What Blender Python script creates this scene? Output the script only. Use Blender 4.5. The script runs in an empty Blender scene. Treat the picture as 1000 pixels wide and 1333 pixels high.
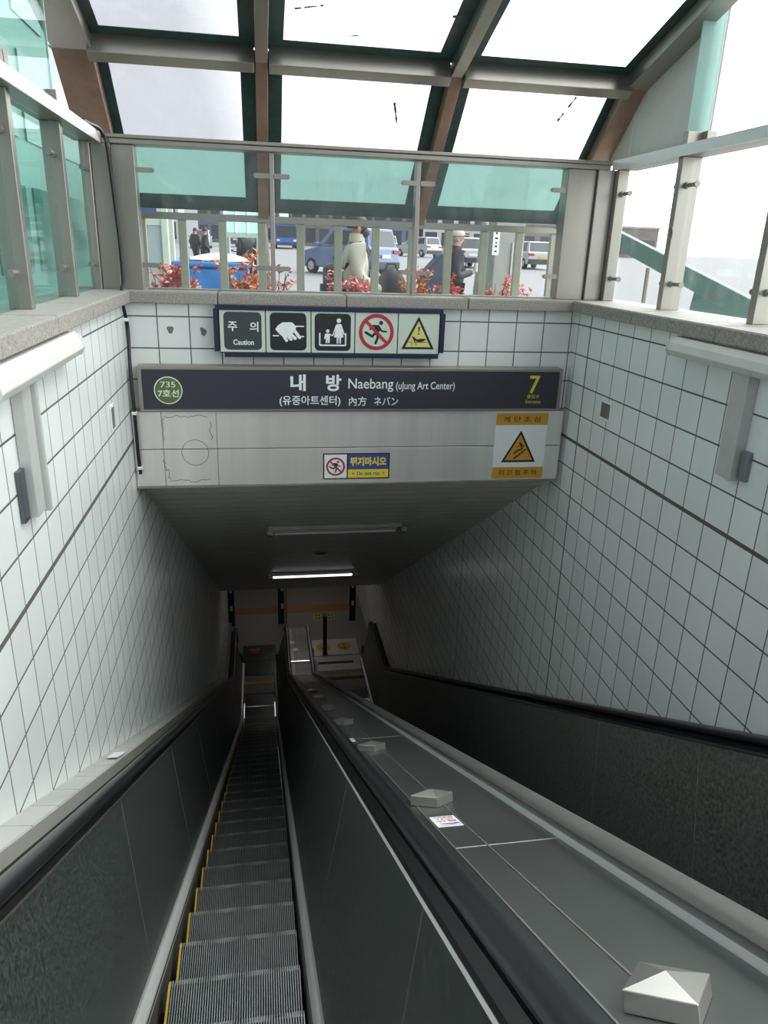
import bpy, bmesh, math, random
from mathutils import Vector, Matrix
random.seed(7)
PI = math.pi
SC = bpy.context.scene
COL = SC.collection

# ------------------------------------------------------------------ camera
cam_d = bpy.data.cameras.new('camera')
cam = bpy.data.objects.new('camera', cam_d)
COL.objects.link(cam)
cam_d.sensor_fit = 'VERTICAL'
cam_d.sensor_height = 36.0
cam_d.lens = 36.0 * 950.0 / 1333.0
cam_d.clip_start = 0.02
cam_d.clip_end = 600
RX = Vector((0.98643863, -0.16103983, 0.03170172))
DN = Vector((-0.0249764, -0.33818364, -0.94074864))
FW = Vector((0.162219, 0.92719901, -0.3376196))
m = Matrix((( RX.x, -DN.x, -FW.x, 0), (RX.y, -DN.y, -FW.y, 0), (RX.z, -DN.z, -FW.z, 1.6), (0, 0, 0, 1)))
cam.matrix_world = m
SC.camera = cam

# ------------------------------------------------------------------ light
SC.view_settings.view_transform = 'Standard'
SC.view_settings.look = 'None'
SC.view_settings.gamma = 1
SC.view_settings.use_curve_mapping = False
SC.view_settings.exposure = 0.65
world = bpy.data.worlds.new('sky')
SC.world = world
world.use_nodes = True
wn = world.node_tree
wn.nodes.clear()
w_out = wn.nodes.new('ShaderNodeOutputWorld')
w_bg = wn.nodes.new('ShaderNodeBackground')
w_tc = wn.nodes.new('ShaderNodeTexCoord')
w_dot = wn.nodes.new('ShaderNodeVectorMath'); w_dot.operation = 'DOT_PRODUCT'
w_dot.inputs[1].default_value = (0.80, 0.12, 0.25)
w_map = wn.nodes.new('ShaderNodeMapRange')
w_map.inputs[1].default_value = 0.02; w_map.inputs[2].default_value = 0.55
w_noise = wn.nodes.new('ShaderNodeTexNoise'); w_noise.inputs['Scale'].default_value = 1.6
w_noise.inputs['Detail'].default_value = 4
w_add = wn.nodes.new('ShaderNodeMath'); w_add.operation = 'MULTIPLY_ADD'
w_add.inputs[1].default_value = 0.25
w_ramp = wn.nodes.new('ShaderNodeValToRGB')
w_ramp.color_ramp.elements[0].color = (0.36, 0.37, 0.41, 1)
w_ramp.color_ramp.elements[1].color = (2.35, 2.38, 2.40, 1)
wn.links.new(w_tc.outputs['Generated'], w_dot.inputs[0])
wn.links.new(w_tc.outputs['Generated'], w_noise.inputs['Vector'])
wn.links.new(w_noise.outputs['Fac'], w_add.inputs[0])
wn.links.new(w_dot.outputs['Value'], w_add.inputs[2])
wn.links.new(w_add.outputs[0], w_map.inputs[0])
w_map.inputs[1].default_value = 0.24; w_map.inputs[2].default_value = 0.60
wn.links.new(w_map.outputs[0], w_ramp.inputs[0])
wn.links.new(w_ramp.outputs[0], w_bg.inputs['Color'])
w_bg.inputs['Strength'].default_value = 1.15
wn.links.new(w_bg.outputs[0], w_out.inputs[0])

sun_d = bpy.data.lights.new('sun', 'SUN')
sun = bpy.data.objects.new('sun', sun_d)
COL.objects.link(sun)
sun_d.energy = 1.1
sun_d.angle = math.radians(20)
sun_d.color = (1.0, 0.97, 0.92)
sun.rotation_euler = Vector((-0.75, -0.30, -1.0)).to_track_quat('-Z', 'Y').to_euler()
sun.location = (8, 4, 12)

# ------------------------------------------------------------------ materials
def mat(name, col, rough=0.5, metal=0.0, spec=0.5, noise=0.0, nscale=8.0, bump=0.0, emit=None, estr=0.0,
        stretch=None, rnoise=0.0, coat=0.0):
    mt = bpy.data.materials.new(name)
    mt.use_nodes = True
    nt = mt.node_tree
    b = nt.nodes['Principled BSDF']
    b.inputs['Base Color'].default_value = (*col, 1)
    b.inputs['Roughness'].default_value = rough
    b.inputs['Metallic'].default_value = metal
    b.inputs['Specular IOR Level'].default_value = spec
    if coat: b.inputs['Coat Weight'].default_value = coat
    if emit:
        b.inputs['Emission Color'].default_value = (*emit, 1)
        b.inputs['Emission Strength'].default_value = estr
    if noise or bump or rnoise:
        tc = nt.nodes.new('ShaderNodeTexCoord')
        mp = nt.nodes.new('ShaderNodeMapping')
        mp.inputs['Scale'].default_value = stretch or (1, 1, 1)
        nt.links.new(tc.outputs['Object'], mp.inputs[0])
        nz = nt.nodes.new('ShaderNodeTexNoise')
        nz.inputs['Scale'].default_value = nscale
        nz.inputs['Detail'].default_value = 5
        nz.inputs['Roughness'].default_value = 0.65
        nt.links.new(mp.outputs[0], nz.inputs['Vector'])
        if noise:
            rp = nt.nodes.new('ShaderNodeValToRGB')
            rp.color_ramp.elements[0].position = 0.3
            rp.color_ramp.elements[1].position = 0.7
            rp.color_ramp.elements[0].color = (*[max(0, c * (1 - noise)) for c in col], 1)
            rp.color_ramp.elements[1].color = (*[min(1, c * (1 + noise)) for c in col], 1)
            nt.links.new(nz.outputs['Fac'], rp.inputs[0])
            nt.links.new(rp.outputs[0], b.inputs['Base Color'])
        if rnoise:
            mr = nt.nodes.new('ShaderNodeMapRange')
            mr.inputs[1].default_value = 0.3; mr.inputs[2].default_value = 0.7
            mr.inputs[3].default_value = max(0.02, rough - rnoise); mr.inputs[4].default_value = rough + rnoise
            nt.links.new(nz.outputs['Fac'], mr.inputs[0])
            nt.links.new(mr.outputs[0], b.inputs['Roughness'])
        if bump:
            bp = nt.nodes.new('ShaderNodeBump')
            bp.inputs['Strength'].default_value = bump
            bp.inputs['Distance'].default_value = 0.004
            nt.links.new(nz.outputs['Fac'], bp.inputs['Height'])
            nt.links.new(bp.outputs[0], b.inputs['Normal'])
    return mt

def glass(name, tint, gloss=0.02, milk=0.0, milkcol=(0.9, 0.95, 0.93), dirt=0.0):
    """thin pane: light passes straight through, tinted, with a faint mirror and dust"""
    mt = bpy.data.materials.new(name)
    mt.use_nodes = True
    nt = mt.node_tree
    nt.nodes.clear()
    out = nt.nodes.new('ShaderNodeOutputMaterial')
    tr = nt.nodes.new('ShaderNodeBsdfTransparent'); tr.inputs[0].default_value = (*tint, 1)
    gl = nt.nodes.new('ShaderNodeBsdfGlossy'); gl.inputs['Roughness'].default_value = 0.03
    gl.inputs[0].default_value = (0.9, 0.95, 0.95, 1)
    ge = nt.nodes.new('ShaderNodeNewGeometry')
    dt = nt.nodes.new('ShaderNodeVectorMath'); dt.operation = 'DOT_PRODUCT'
    nt.links.new(ge.outputs['Normal'], dt.inputs[0]); nt.links.new(ge.outputs['Incoming'], dt.inputs[1])
    def mth(op, a, b):
        n = nt.nodes.new('ShaderNodeMath'); n.operation = op
        for i, v in enumerate((a, b)):
            if v is None: continue
            if isinstance(v, (int, float)): n.inputs[i].default_value = v
            else: nt.links.new(v, n.inputs[i])
        return n
    fr = mth('MULTIPLY_ADD', mth('POWER', mth('SUBTRACT', 1.0, mth('ABSOLUTE', dt.outputs['Value'], None).outputs[0]).outputs[0], 5.0).outputs[0], 0.5)
    fr.inputs[2].default_value = gloss
    mx = nt.nodes.new('ShaderNodeMixShader')
    nt.links.new(fr.outputs[0], mx.inputs[0]); nt.links.new(tr.outputs[0], mx.inputs[1]); nt.links.new(gl.outputs[0], mx.inputs[2])
    last = mx
    if milk or dirt:
        df = nt.nodes.new('ShaderNodeBsdfTranslucent'); df.inputs[0].default_value = (*milkcol, 1)
        d2 = nt.nodes.new('ShaderNodeBsdfDiffuse'); d2.inputs[0].default_value = (*milkcol, 1)
        dm = nt.nodes.new('ShaderNodeMixShader'); dm.inputs[0].default_value = 0.5
        nt.links.new(df.outputs[0], dm.inputs[1]); nt.links.new(d2.outputs[0], dm.inputs[2])
        m2 = nt.nodes.new('ShaderNodeMixShader'); m2.inputs[0].default_value = milk
        nt.links.new(last.outputs[0], m2.inputs[1]); nt.links.new(dm.outputs[0], m2.inputs[2])
        if dirt:
            tc = nt.nodes.new('ShaderNodeTexCoord')
            mp = nt.nodes.new('ShaderNodeMapping'); mp.inputs['Scale'].default_value = (6, 6, 0.9)
            nz = nt.nodes.new('ShaderNodeTexNoise'); nz.inputs['Scale'].default_value = 1.5; nz.inputs['Detail'].default_value = 6
            mr = nt.nodes.new('ShaderNodeMapRange'); mr.inputs[1].default_value = 0.52; mr.inputs[2].default_value = 0.75
            mr.inputs[3].default_value = milk; mr.inputs[4].default_value = milk + dirt
            nt.links.new(tc.outputs['Object'], mp.inputs[0]); nt.links.new(mp.outputs[0], nz.inputs['Vector'])
            nt.links.new(nz.outputs['Fac'], mr.inputs[0]); nt.links.new(mr.outputs[0], m2.inputs[0])
        last = m2
    nt.links.new(last.outputs[0], out.inputs[0])
    return mt

def tiles(name, axis, u0, pu, v0, pv, thick_v=None, thick_u=(), col=(0.76, 0.81, 0.79)):
    mt = bpy.data.materials.new(name)
    mt.use_nodes = True
    nt = mt.node_tree
    L = nt.links
    b = nt.nodes['Principled BSDF']
    ge = nt.nodes.new('ShaderNodeNewGeometry')
    sp = nt.nodes.new('ShaderNodeSeparateXYZ')
    L.new(ge.outputs['Position'], sp.inputs[0])
    def M(op, a, c=None, d=None):
        n = nt.nodes.new('ShaderNodeMath'); n.operation = op
        for i, v in enumerate((a, c, d)):
            if v is None: continue
            if isinstance(v, (int, float)): n.inputs[i].default_value = v
            else: L.new(v, n.inputs[i])
        return n.outputs[0]
    U = sp.outputs[axis]; V = sp.outputs['Z']
    def line(C, c0, p, w):
        t = M('DIVIDE', M('SUBTRACT', C, c0), p)
        f = M('FRACT', M('ADD', t, 0.5))
        dist = M('MULTIPLY', M('ABSOLUTE', M('SUBTRACT', f, 0.5)), p)
        mr = nt.nodes.new('ShaderNodeMapRange')
        mr.inputs[1].default_value = w * 0.75; mr.inputs[2].default_value = w * 1.15
        mr.inputs[3].default_value = 1; mr.inputs[4].default_value = 0
        L.new(dist, mr.inputs[0])
        return mr.outputs[0], M('FLOOR', t)
    lu, iu = line(U, u0, pu, 0.0042)
    lv, iv = line(V, v0, pv, 0.0052)
    g = M('MAXIMUM', lu, lv)
    def single(C, c, w):
        return M('LESS_THAN', M('ABSOLUTE', M('SUBTRACT', C, c)), w)
    if thick_v is not None: g = M('MAXIMUM', g, single(V, thick_v, 0.013))
    for t in thick_u: g = M('MAXIMUM', g, single(U, t, 0.009))
    cb = nt.nodes.new('ShaderNodeCombineXYZ'); L.new(iu, cb.inputs[0]); L.new(iv, cb.inputs[1])
    wh = nt.nodes.new('ShaderNodeTexWhiteNoise'); L.new(cb.outputs[0], wh.inputs['Vector'])
    nz = nt.nodes.new('ShaderNodeTexNoise'); nz.inputs['Scale'].default_value = 1.7; nz.inputs['Detail'].default_value = 6
    L.new(ge.outputs['Position'], nz.inputs['Vector'])
    k = M('ADD', M('MULTIPLY', wh.outputs['Value'], 0.07), M('MULTIPLY', nz.outputs['Fac'], 0.16))
    k = M('ADD', k, 0.86)
    tcol = nt.nodes.new('ShaderNodeVectorMath'); tcol.operation = 'SCALE'
    tcol.inputs[0].default_value = col; L.new(k, tcol.inputs['Scale'])
    mix = nt.nodes.new('ShaderNodeMix'); mix.data_type = 'RGBA'
    L.new(g, mix.inputs['Factor']); L.new(tcol.outputs[0], mix.inputs['A'])
    mix.inputs['B'].default_value = (0.105, 0.098, 0.088, 1)
    L.new(mix.outputs['Result'], b.inputs['Base Color'])
    mr = nt.nodes.new('ShaderNodeMapRange'); mr.inputs[3].default_value = 0.28; mr.inputs[4].default_value = 0.9
    L.new(g, mr.inputs[0]); L.new(mr.outputs[0], b.inputs['Roughness'])
    bp = nt.nodes.new('ShaderNodeBump'); bp.inputs['Strength'].default_value = 0.6; bp.inputs['Distance'].default_value = 0.003
    bp.invert = True
    L.new(g, bp.inputs['Height']); L.new(bp.outputs[0], b.inputs['Normal'])
    return mt

def lined(name, col, axis, p, w, linecol, rough=0.4, metal=0.0, off=0.0, noise=0.12):
    """plain sheet with thin regular joint lines across one axis"""
    mt = mat(name, col, rough, metal, noise=noise, nscale=3)
    nt = mt.node_tree; L = nt.links
    b = nt.nodes['Principled BSDF']
    src = b.inputs['Base Color'].links[0].from_socket
    ge = nt.nodes.new('ShaderNodeNewGeometry'); sp = nt.nodes.new('ShaderNodeSeparateXYZ'); L.new(ge.outputs['Position'], sp.inputs[0])
    def M(op, a, c):
        n = nt.nodes.new('ShaderNodeMath'); n.operation = op
        for i, v in enumerate((a, c)):
            if v is None: continue
            if isinstance(v, (int, float)): n.inputs[i].default_value = v
            else: L.new(v, n.inputs[i])
        return n.outputs[0]
    f = M('FRACT', M('DIVIDE', M('ADD', sp.outputs[axis], 100.0 + off), p), None)
    g = M('LESS_THAN', f, w / p)
    mix = nt.nodes.new('ShaderNodeMix'); mix.data_type = 'RGBA'
    L.new(g, mix.inputs['Factor']); L.new(src, mix.inputs['A']); mix.inputs['B'].default_value = (*linecol, 1)
    L.new(mix.outputs['Result'], b.inputs['Base Color'])
    return mt

M_TL = tiles('white_wall_tile_left', 'Y', 5.249, 0.2136, 0.16, 0.2315, 0.16, (7.1, 9.6, 12.2))
M_TR = tiles('white_wall_tile_right', 'Y', 5.705, 0.2293, 0.16, 0.2315, 0.16, (5.476, 8.457, 11.438, 13.2))
M_TF = tiles('white_wall_tile_front', 'X', -0.985, 0.2333, 0.85, 0.2333)
M_GRAN = mat('granite', (0.30, 0.285, 0.25), 0.75, noise=0.45, nscale=90, bump=0.5)
M_GRANTOP = mat('worn_granite', (0.36, 0.345, 0.31), 0.6, noise=0.15, nscale=30)
M_SS = mat('stainless_steel', (0.36, 0.345, 0.305), 0.36, 0.85, noise=0.05, nscale=2, stretch=(2, 2, 0.4))
M_SSB = mat('brushed_stainless_sheet', (0.84, 0.83, 0.79), 0.36, 0.7, noise=0.09, nscale=0.9, stretch=(3.0, 1, 0.08))  # stretched noise paints soft vertical reflection streaks into the steel colour
M_BROWN = mat('brown_steel', (0.33, 0.215, 0.165), 0.45, 0.6, noise=0.25, nscale=3)  # browner steel for the lower rafter runs
M_SSD = mat('dull_steel', (0.33, 0.32, 0.29), 0.45, 0.8, noise=0.15, nscale=5)
M_CHR = mat('chrome', (0.75, 0.75, 0.73), 0.15, 1.0)
M_FRIT = mat('dark_green_frit', (0.012, 0.05, 0.045), 0.35, noise=0.5, nscale=9)
M_FRIT2 = mat('grey_green_border', (0.07, 0.13, 0.12), 0.4, noise=0.3, nscale=6)
M_GLROOF = glass('roof_glass', (0.97, 0.975, 0.98), milk=0.10, dirt=0.06, milkcol=(0.85, 0.87, 0.9))
M_GLTEAL = glass('teal_glass', (0.62, 0.76, 0.73), milk=0.78, dirt=0.10, milkcol=(0.52, 0.70, 0.66))
M_GLCLEAR = glass('clear_glass', (0.96, 0.98, 0.975), milk=0.01, dirt=0.04)
M_GLSIDE = glass('green_side_glass', (0.72, 0.86, 0.82), milk=0.012, dirt=0.04, milkcol=(0.5, 0.75, 0.7))
M_INFILL = mat('pale_infill_panel', (0.60, 0.61, 0.57), 0.5, noise=0.08, nscale=2)
M_NAVY = mat('navy_frame', (0.010, 0.016, 0.045), 0.35)
M_SIGNDK = mat('dark_slate_sign', (0.030, 0.034, 0.045), 0.45)
M_PICBLK = mat('black_pictogram', (0.014, 0.022, 0.024), 0.35)
M_PICGRY = mat('slate_pictogram', (0.040, 0.055, 0.055), 0.35)
M_PICW = mat('pale_sign_face', (0.56, 0.64, 0.55), 0.4)
M_WHITE = mat('white_print', (0.80, 0.85, 0.84), 0.5)
M_RED = mat('red_print', (0.40, 0.025, 0.05), 0.5)
M_YEL = mat('pale_yellow_print', (0.66, 0.62, 0.20), 0.5)
M_YEL2 = mat('bright_yellow_print', (0.72, 0.60, 0.06), 0.5)
M_AMB = mat('amber_print', (0.56, 0.31, 0.03), 0.5)
M_BLUE = mat('blue_print', (0.05, 0.07, 0.25), 0.5)
M_BLK = mat('black_print', (0.012, 0.012, 0.015), 0.5)
M_GREEN = mat('olive_green_print', (0.10, 0.16, 0.035), 0.5)
M_LAMP = mat('pale_enamel', (0.62, 0.63, 0.59), 0.4, noise=0.05, nscale=6)
M_DUCT = mat('grey_duct', (0.50, 0.52, 0.50), 0.4, 0.2, noise=0.05)
M_RUB = mat('black_rubber', (0.010, 0.011, 0.013), 0.35)
M_HAND = mat('escalator_handrail_rubber', (0.012, 0.013, 0.014), 0.28, 0.0, spec=0.35)
M_HANDG = mat('sky_sheen_handrail_rubber', (0.16, 0.16, 0.15), 0.35, 0.3, spec=0.6, noise=0.1, nscale=5)  # grey colour stands in for sky reflected on this one handrail
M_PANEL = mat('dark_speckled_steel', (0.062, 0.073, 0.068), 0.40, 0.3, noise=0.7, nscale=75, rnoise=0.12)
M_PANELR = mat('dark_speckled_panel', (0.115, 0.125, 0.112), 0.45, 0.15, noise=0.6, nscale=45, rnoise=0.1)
M_PANELDK = mat('dark_cover', (0.012, 0.015, 0.016), 0.3, 0.3)
M_DECK = mat('deck_steel', (0.20, 0.215, 0.21), 0.33, 0.85, noise=0.05, nscale=2.5, rnoise=0.03)
M_DECKDK = mat('deck_steel_dark', (0.10, 0.115, 0.115), 0.32, 0.8, noise=0.1, nscale=3)
M_SKIRT = mat('skirt_steel', (0.03, 0.035, 0.035), 0.35, 0.6)
M_TRIM = mat('skirt_trim', (0.74, 0.76, 0.74), 0.36, 0.35)
M_STEP = mat('step_metal', (0.36, 0.385, 0.375), 0.36, 0.8, noise=0.2, nscale=6)
M_GROOVE = mat('step_groove_shade', (0.035, 0.038, 0.037), 0.7, 0.3)  # dark colour paints in the shade at the bottom of the grooves
M_NOSE = mat('step_nose_glint', (0.62, 0.65, 0.63), 0.35, 0.6)  # lighter colour paints in the bright reflection along the step noses
M_STEPY = mat('yellow_paint', (0.55, 0.36, 0.04), 0.55)
M_CEIL = lined('ceiling_slats', (0.62, 0.60, 0.53), 'Y', 0.19, 0.008, (0.05, 0.05, 0.045), rough=0.45)
M_LEDGE = lined('pale_stone_ledge', (0.42, 0.44, 0.41), 'Y', 0.30, 0.008, (0.16, 0.155, 0.14), rough=0.4)
M_LFLOOR = mat('landing_terrazzo', (0.25, 0.23, 0.22), 0.3, noise=0.15, nscale=30)
M_TACT = mat('tactile_orange', (0.32, 0.15, 0.05), 0.6, noise=0.1)
M_LWALL = mat('landing_wall', (0.30, 0.29, 0.28), 0.5, noise=0.05)
M_LIT = mat('lit_tube', (0.9, 0.9, 0.95), 0.4, emit=(0.95, 0.93, 1.0), estr=1.5)
M_TUBEOFF = mat('unlit_tube', (0.55, 0.58, 0.58), 0.3, 0.1)
M_GROUND = mat('pale_paving', (0.34, 0.335, 0.325), 0.8, noise=0.08, nscale=1.2)
M_ROAD = mat('road_asphalt', (0.21, 0.215, 0.225), 0.75, noise=0.06, nscale=2)
M_CONC = mat('concrete', (0.34, 0.34, 0.32), 0.8, noise=0.1, nscale=4)

# ------------------------------------------------------------------ helpers
def wloc(o):
    v = Vector((0, 0, 0))
    while o is not None:
        v += o.location
        o = o.parent
    return v

class MB:
    def __init__(s): s.v = []; s.f = []
    def add(s, vs, fs):
        n = len(s.v); s.v += [tuple(p) for p in vs]; s.f += [tuple(i + n for i in f) for f in fs]; return s
    def box(s, x0, x1, y0, y1, z0, z1):
        return s.add([(x0,y0,z0),(x1,y0,z0),(x1,y1,z0),(x0,y1,z0),(x0,y0,z1),(x1,y0,z1),(x1,y1,z1),(x0,y1,z1)],
                     [(0,3,2,1),(4,5,6,7),(0,1,5,4),(1,2,6,5),(2,3,7,6),(3,0,4,7)])
    def beam(s, a, b, w, h, up=(0, 0, 1)):
        a = Vector(a); b = Vector(b); d = (b - a).normalized(); up = Vector(up)
        sx = d.cross(up).normalized(); uz = sx.cross(d).normalized()
        vs = []
        for p in (a, b):
            for i, j in ((-1,-1),(1,-1),(1,1),(-1,1)): vs.append(p + sx*i*w/2 + uz*j*h/2)
        return s.add(vs, [(0,1,2,3),(7,6,5,4),(0,4,5,1),(1,5,6,2),(2,6,7,3),(3,7,4,0)])
    def tube(s, pts, r, n=10, sq=1.0, up=(1, 0, 0), cap=True):
        pts = [Vector(p) for p in pts]; N = len(pts); vs = []; up = Vector(up)
        rr = r if isinstance(r, (list, tuple)) else [r] * N
        for i, p in enumerate(pts):
            d = (pts[min(i+1, N-1)] - pts[max(i-1, 0)]).normalized()
            a = up - d * up.dot(d)
            if a.length < 1e-4: a = Vector((0, 1, 0)) - d * d.y
            a.normalize(); b = d.cross(a)
            for k in range(n):
                t = 2*PI*k/n
                vs.append(p + a*math.cos(t)*rr[i] + b*math.sin(t)*rr[i]*sq)
        fs = [(i*n+k, i*n+(k+1)%n, (i+1)*n+(k+1)%n, (i+1)*n+k) for i in range(N-1) for k in range(n)]
        if cap: fs += [tuple(range(n))[::-1], tuple((N-1)*n+k for k in range(n))]
        return s.add(vs, fs)
    def cyl(s, a, b, r, n=16): return s.tube([a, b], r, n)
    def prism(s, poly, fn0, fn1):
        """closed polygon poly [(a,b)] placed by two mapping functions"""
        n = len(poly)
        vs = [fn0(*p) for p in poly] + [fn1(*p) for p in poly]
        return s.add(vs, [tuple(range(n))[::-1], tuple(range(n, 2*n))] + [(i, (i+1)%n, n+(i+1)%n, n+i) for i in range(n)])
    def build(s, name, material, parent=None, local=False, bevel=0.0, smooth=False, seg=2):
        me = bpy.data.meshes.new(name)
        off = Vector((0,0,0)) if (local or parent is None) else wloc(parent)
        me.from_pydata([tuple(Vector(p) - off) for p in s.v], [], s.f)
        me.materials.append(material)
        bm = bmesh.new(); bm.from_mesh(me)
        bmesh.ops.recalc_face_normals(bm, faces=bm.faces)
        bm.to_mesh(me); bm.free()
        if smooth:
            for p in me.polygons: p.use_smooth = True
        o = bpy.data.objects.new(name, me)
        COL.objects.link(o)
        if parent: o.parent = parent
        if bevel:
            md = o.modifiers.new('bevel', 'BEVEL'); md.width = bevel; md.segments = seg; md.limit_method = 'ANGLE'
        if smooth:
            try:
                me.shade_auto_smooth() if hasattr(me, 'shade_auto_smooth') else None
            except Exception: pass
            md = o.modifiers.new('split', 'EDGE_SPLIT'); md.split_angle = math.radians(40)
        return o

def tag(o, label, cat, group=None, kind=None):
    o['label'] = label; o['category'] = cat
    if group: o['group'] = group
    if kind: o['kind'] = kind
    return o
def thing(name, label, cat, loc=(0,0,0), rz=0.0, group=None):
    o = bpy.data.objects.new(name, None); COL.objects.link(o)
    o.empty_display_size = 0.1
    o.location = loc; o.rotation_euler = (0, 0, rz)
    return tag(o, label, cat, group)
def struct(o, label=None):
    o['kind'] = 'structure'
    if label: o['label'] = label
    return o
def dup(root, loc, rz=0.0, label=None, scale=None):
    r = root.copy(); COL.objects.link(r); r.location = loc; r.rotation_euler = (0, 0, rz)
    if scale: r.scale = (scale,)*3
    if label: r['label'] = label
    for ch in list(root.children):
        c = ch.copy(); COL.objects.link(c); c.parent = r
        for g in list(ch.children):
            d = g.copy(); COL.objects.link(d); d.parent = c
    return r

def poly_xz(mb, pts, y, t=0.0015):
    """flat shape facing -Y, at depth y, thickness t towards the viewer"""
    t = t + 0.00004*(len(mb.f) % 97 if mb.f else 0)/12.0
    return mb.prism(pts, lambda a, b: (a, y, b), lambda a, b: (a, y - t, b))
def circ(cx, cz, r, n=40, a0=0, a1=2*PI):
    return [(cx + r*math.cos(a0 + (a1-a0)*i/n), cz + r*math.sin(a0 + (a1-a0)*i/n)) for i in range(n)]
def rrect(x0, z0, x1, z1, r, n=6):
    pts = []
    for cx, cz, a in ((x1-r, z0+r, -PI/2), (x1-r, z1-r, 0), (x0+r, z1-r, PI/2), (x0+r, z0+r, PI)):
        pts += [(cx + r*math.cos(a + PI/2*i/n), cz + r*math.sin(a + PI/2*i/n)) for i in range(n+1)]
    return pts
def ring(mb, cx, cz, r0, r1, y, t=0.0015, n=48):
    vs = []
    for i in range(n):
        a = 2*PI*i/n
        for r in (r0, r1):
            for yy in (y, y - t): vs.append((cx + r*math.cos(a), yy, cz + r*math.sin(a)))
    fs = []
    for i in range(n):
        j = (i+1) % n
        A = [i*4+k for k in range(4)]; B = [j*4+k for k in range(4)]
        fs += [(A[1],A[3],B[3],B[1]), (A[0],B[0],B[2],A[2]), (A[3],A[2],B[2],B[3]), (A[1],B[1],B[0],A[0])]
    return mb.add(vs, fs)
def stroke(mb, pts, w, y, t=0.0015, rnd=True):
    """thick line through 2D points, with rounded ends"""
    for (a, b), (c, d) in zip(pts[:-1], pts[1:]):
        L = math.hypot(c-a, d-b)
        if L < 1e-6: continue
        nx, nz = -(d-b)/L*w/2, (c-a)/L*w/2
        poly_xz(mb, [(a+nx, b+nz), (a-nx, b-nz), (c-nx, d-nz), (c+nx, d+nz)], y, t)
    if rnd:
        for a, b in pts: poly_xz(mb, circ(a, b, w/2, 10), y, t)
    return mb

def text(body, box, y, material, parent, bold=0.0, name='lettering', mapper=None, keep=False):
    """lettering stretched to the box (x0,z0,x1,z1) on a plane facing -Y"""
    cu = bpy.data.curves.new('t', 'FONT'); cu.body = body; cu.offset = bold; cu.extrude = 0.0
    o = bpy.data.objects.new('t', cu); COL.objects.link(o)
    dg = bpy.context.evaluated_depsgraph_get(); dg.update()
    me = bpy.data.meshes.new_from_object(o.evaluated_get(dg))
    bpy.data.objects.remove(o)
    xs = [v.co.x for v in me.vertices]; ys = [v.co.y for v in me.vertices]
    x0, x1, y0, y1 = min(xs), max(xs), min(ys), max(ys)
    off = wloc(parent)
    X0, Z0, X1, Z1 = box
    sx = (X1-X0)/(x1-x0); sz = (Z1-Z0)/(y1-y0)
    for v in me.vertices:
        a = X0 + (v.co.x-x0)*sx; b = Z0 + (v.co.y-y0)*sz
        p = mapper(a, b) if mapper else Vector((a, y, b))
        v.co = Vector(p) - (off if not keep else Vector((0,0,0)))
    me.materials.clear(); me.materials.append(material); me.name = name
    ob = bpy.data.objects.new(name, me); COL.objects.link(ob); ob.parent = parent
    return ob

# ------------------------------------------------------------------ key dimensions
XL, XR, YF = -0.98, 2.54, 5.80
ZC = 1.265                       # top of the granite coping
CE_Y, CE_Z = 14.6, -5.44         # lower end of the sloping ceiling
LZ = -7.6                        # lower landing
def gz(y): return 0.03 + 0.0153*y

# ------------------------------------------------------------------ structure: walls, ceiling, floor
wp = [(-2.0, -8.0), (19.6, -8.0), (19.6, -0.3), (6.27, -0.3), (6.27, 1.18), (-2.0, 1.18)]
o = MB().prism(wp, lambda a, b: (XL-0.37, a, b), lambda a, b: (XL, a, b)).build('wall_left', M_TL); struct(o)
o = MB().prism(wp, lambda a, b: (XR, a, b), lambda a, b: (XR+0.50, a, b)).build('wall_right', M_TR); struct(o)
o = MB().box(XL+0.001, XR-0.001, YF, 6.25, -0.205, 1.18).build('wall_front', M_TF); struct(o)
o = MB().box(XL+0.001, XR-0.001, 19.3, 19.6, LZ, -5.0).build('wall_landing', M_LWALL); struct(o)
cs = [(YF+0.02, -0.215), (CE_Y, CE_Z), (19.3, CE_Z+0.03), (19.3, CE_Z+0.3), (CE_Y+0.1, CE_Z+0.3), (6.2, -0.15), (YF+0.02, -0.10)]
o = MB().prism(cs, lambda a, b: (XL+0.001, a, b), lambda a, b: (XR-0.001, a, b)).build('ceiling', M_CEIL); struct(o)
o = MB().box(XL+0.001, XR-0.001, 13.9, 19.3, LZ-0.25, LZ).build('floor', M_LFLOOR); struct(o)
o = MB().box(XL+0.001, XR-0.001, -2.0, -0.75, -0.25, -0.002).build('floor_upper', M_CONC); struct(o)
o.name = 'floor_top'
# dark truss pit under the escalators
pit = [(-0.8, -0.6), (13.0, -8.3), (14.0, -8.3), (14.0, -8.6), (12.9, -8.6), (-0.8, -0.9)]
o = MB().prism(pit, lambda a, b: (XL+0.001, a, b), lambda a, b: (XR-0.001, a, b)).build('trim_1', M_PANELDK); struct(o)

# coping stones (each stone its own thing)
def coping(x0, x1, y0, y1, label, grp):
    t = thing('coping_stone', label, 'coping stone', ((x0+x1)/2, (y0+y1)/2, 1.18), 0, grp)
    g = 0.003
    MB().box(x0+g, x1-g, y0+g, y1-g, 1.1805, ZC-0.004).build('stone_body', M_GRAN, t, bevel=0.006)
    MB().box(x0+0.012, x1-0.012, y0+0.008, y1-0.008, ZC-0.0045, ZC).build('stone_top', M_GRANTOP, t)
ysl = [-1.9, 2.75, 3.70, 4.47, 5.74]
OUTL = 'rough granite coping stone of the left parapet, nearer than the photo shows'
for i in range(len(ysl)-1):
    coping(-1.36, -0.92, ysl[i], ysl[i+1], {3: 'left granite coping stone touching the front corner, beside the black cable', 2: 'short left granite coping stone, second from the front corner', 1: 'left granite coping stone right above the pale wall lamp'}.get(i, OUTL), 'granite coping stones on the left parapet')
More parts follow.
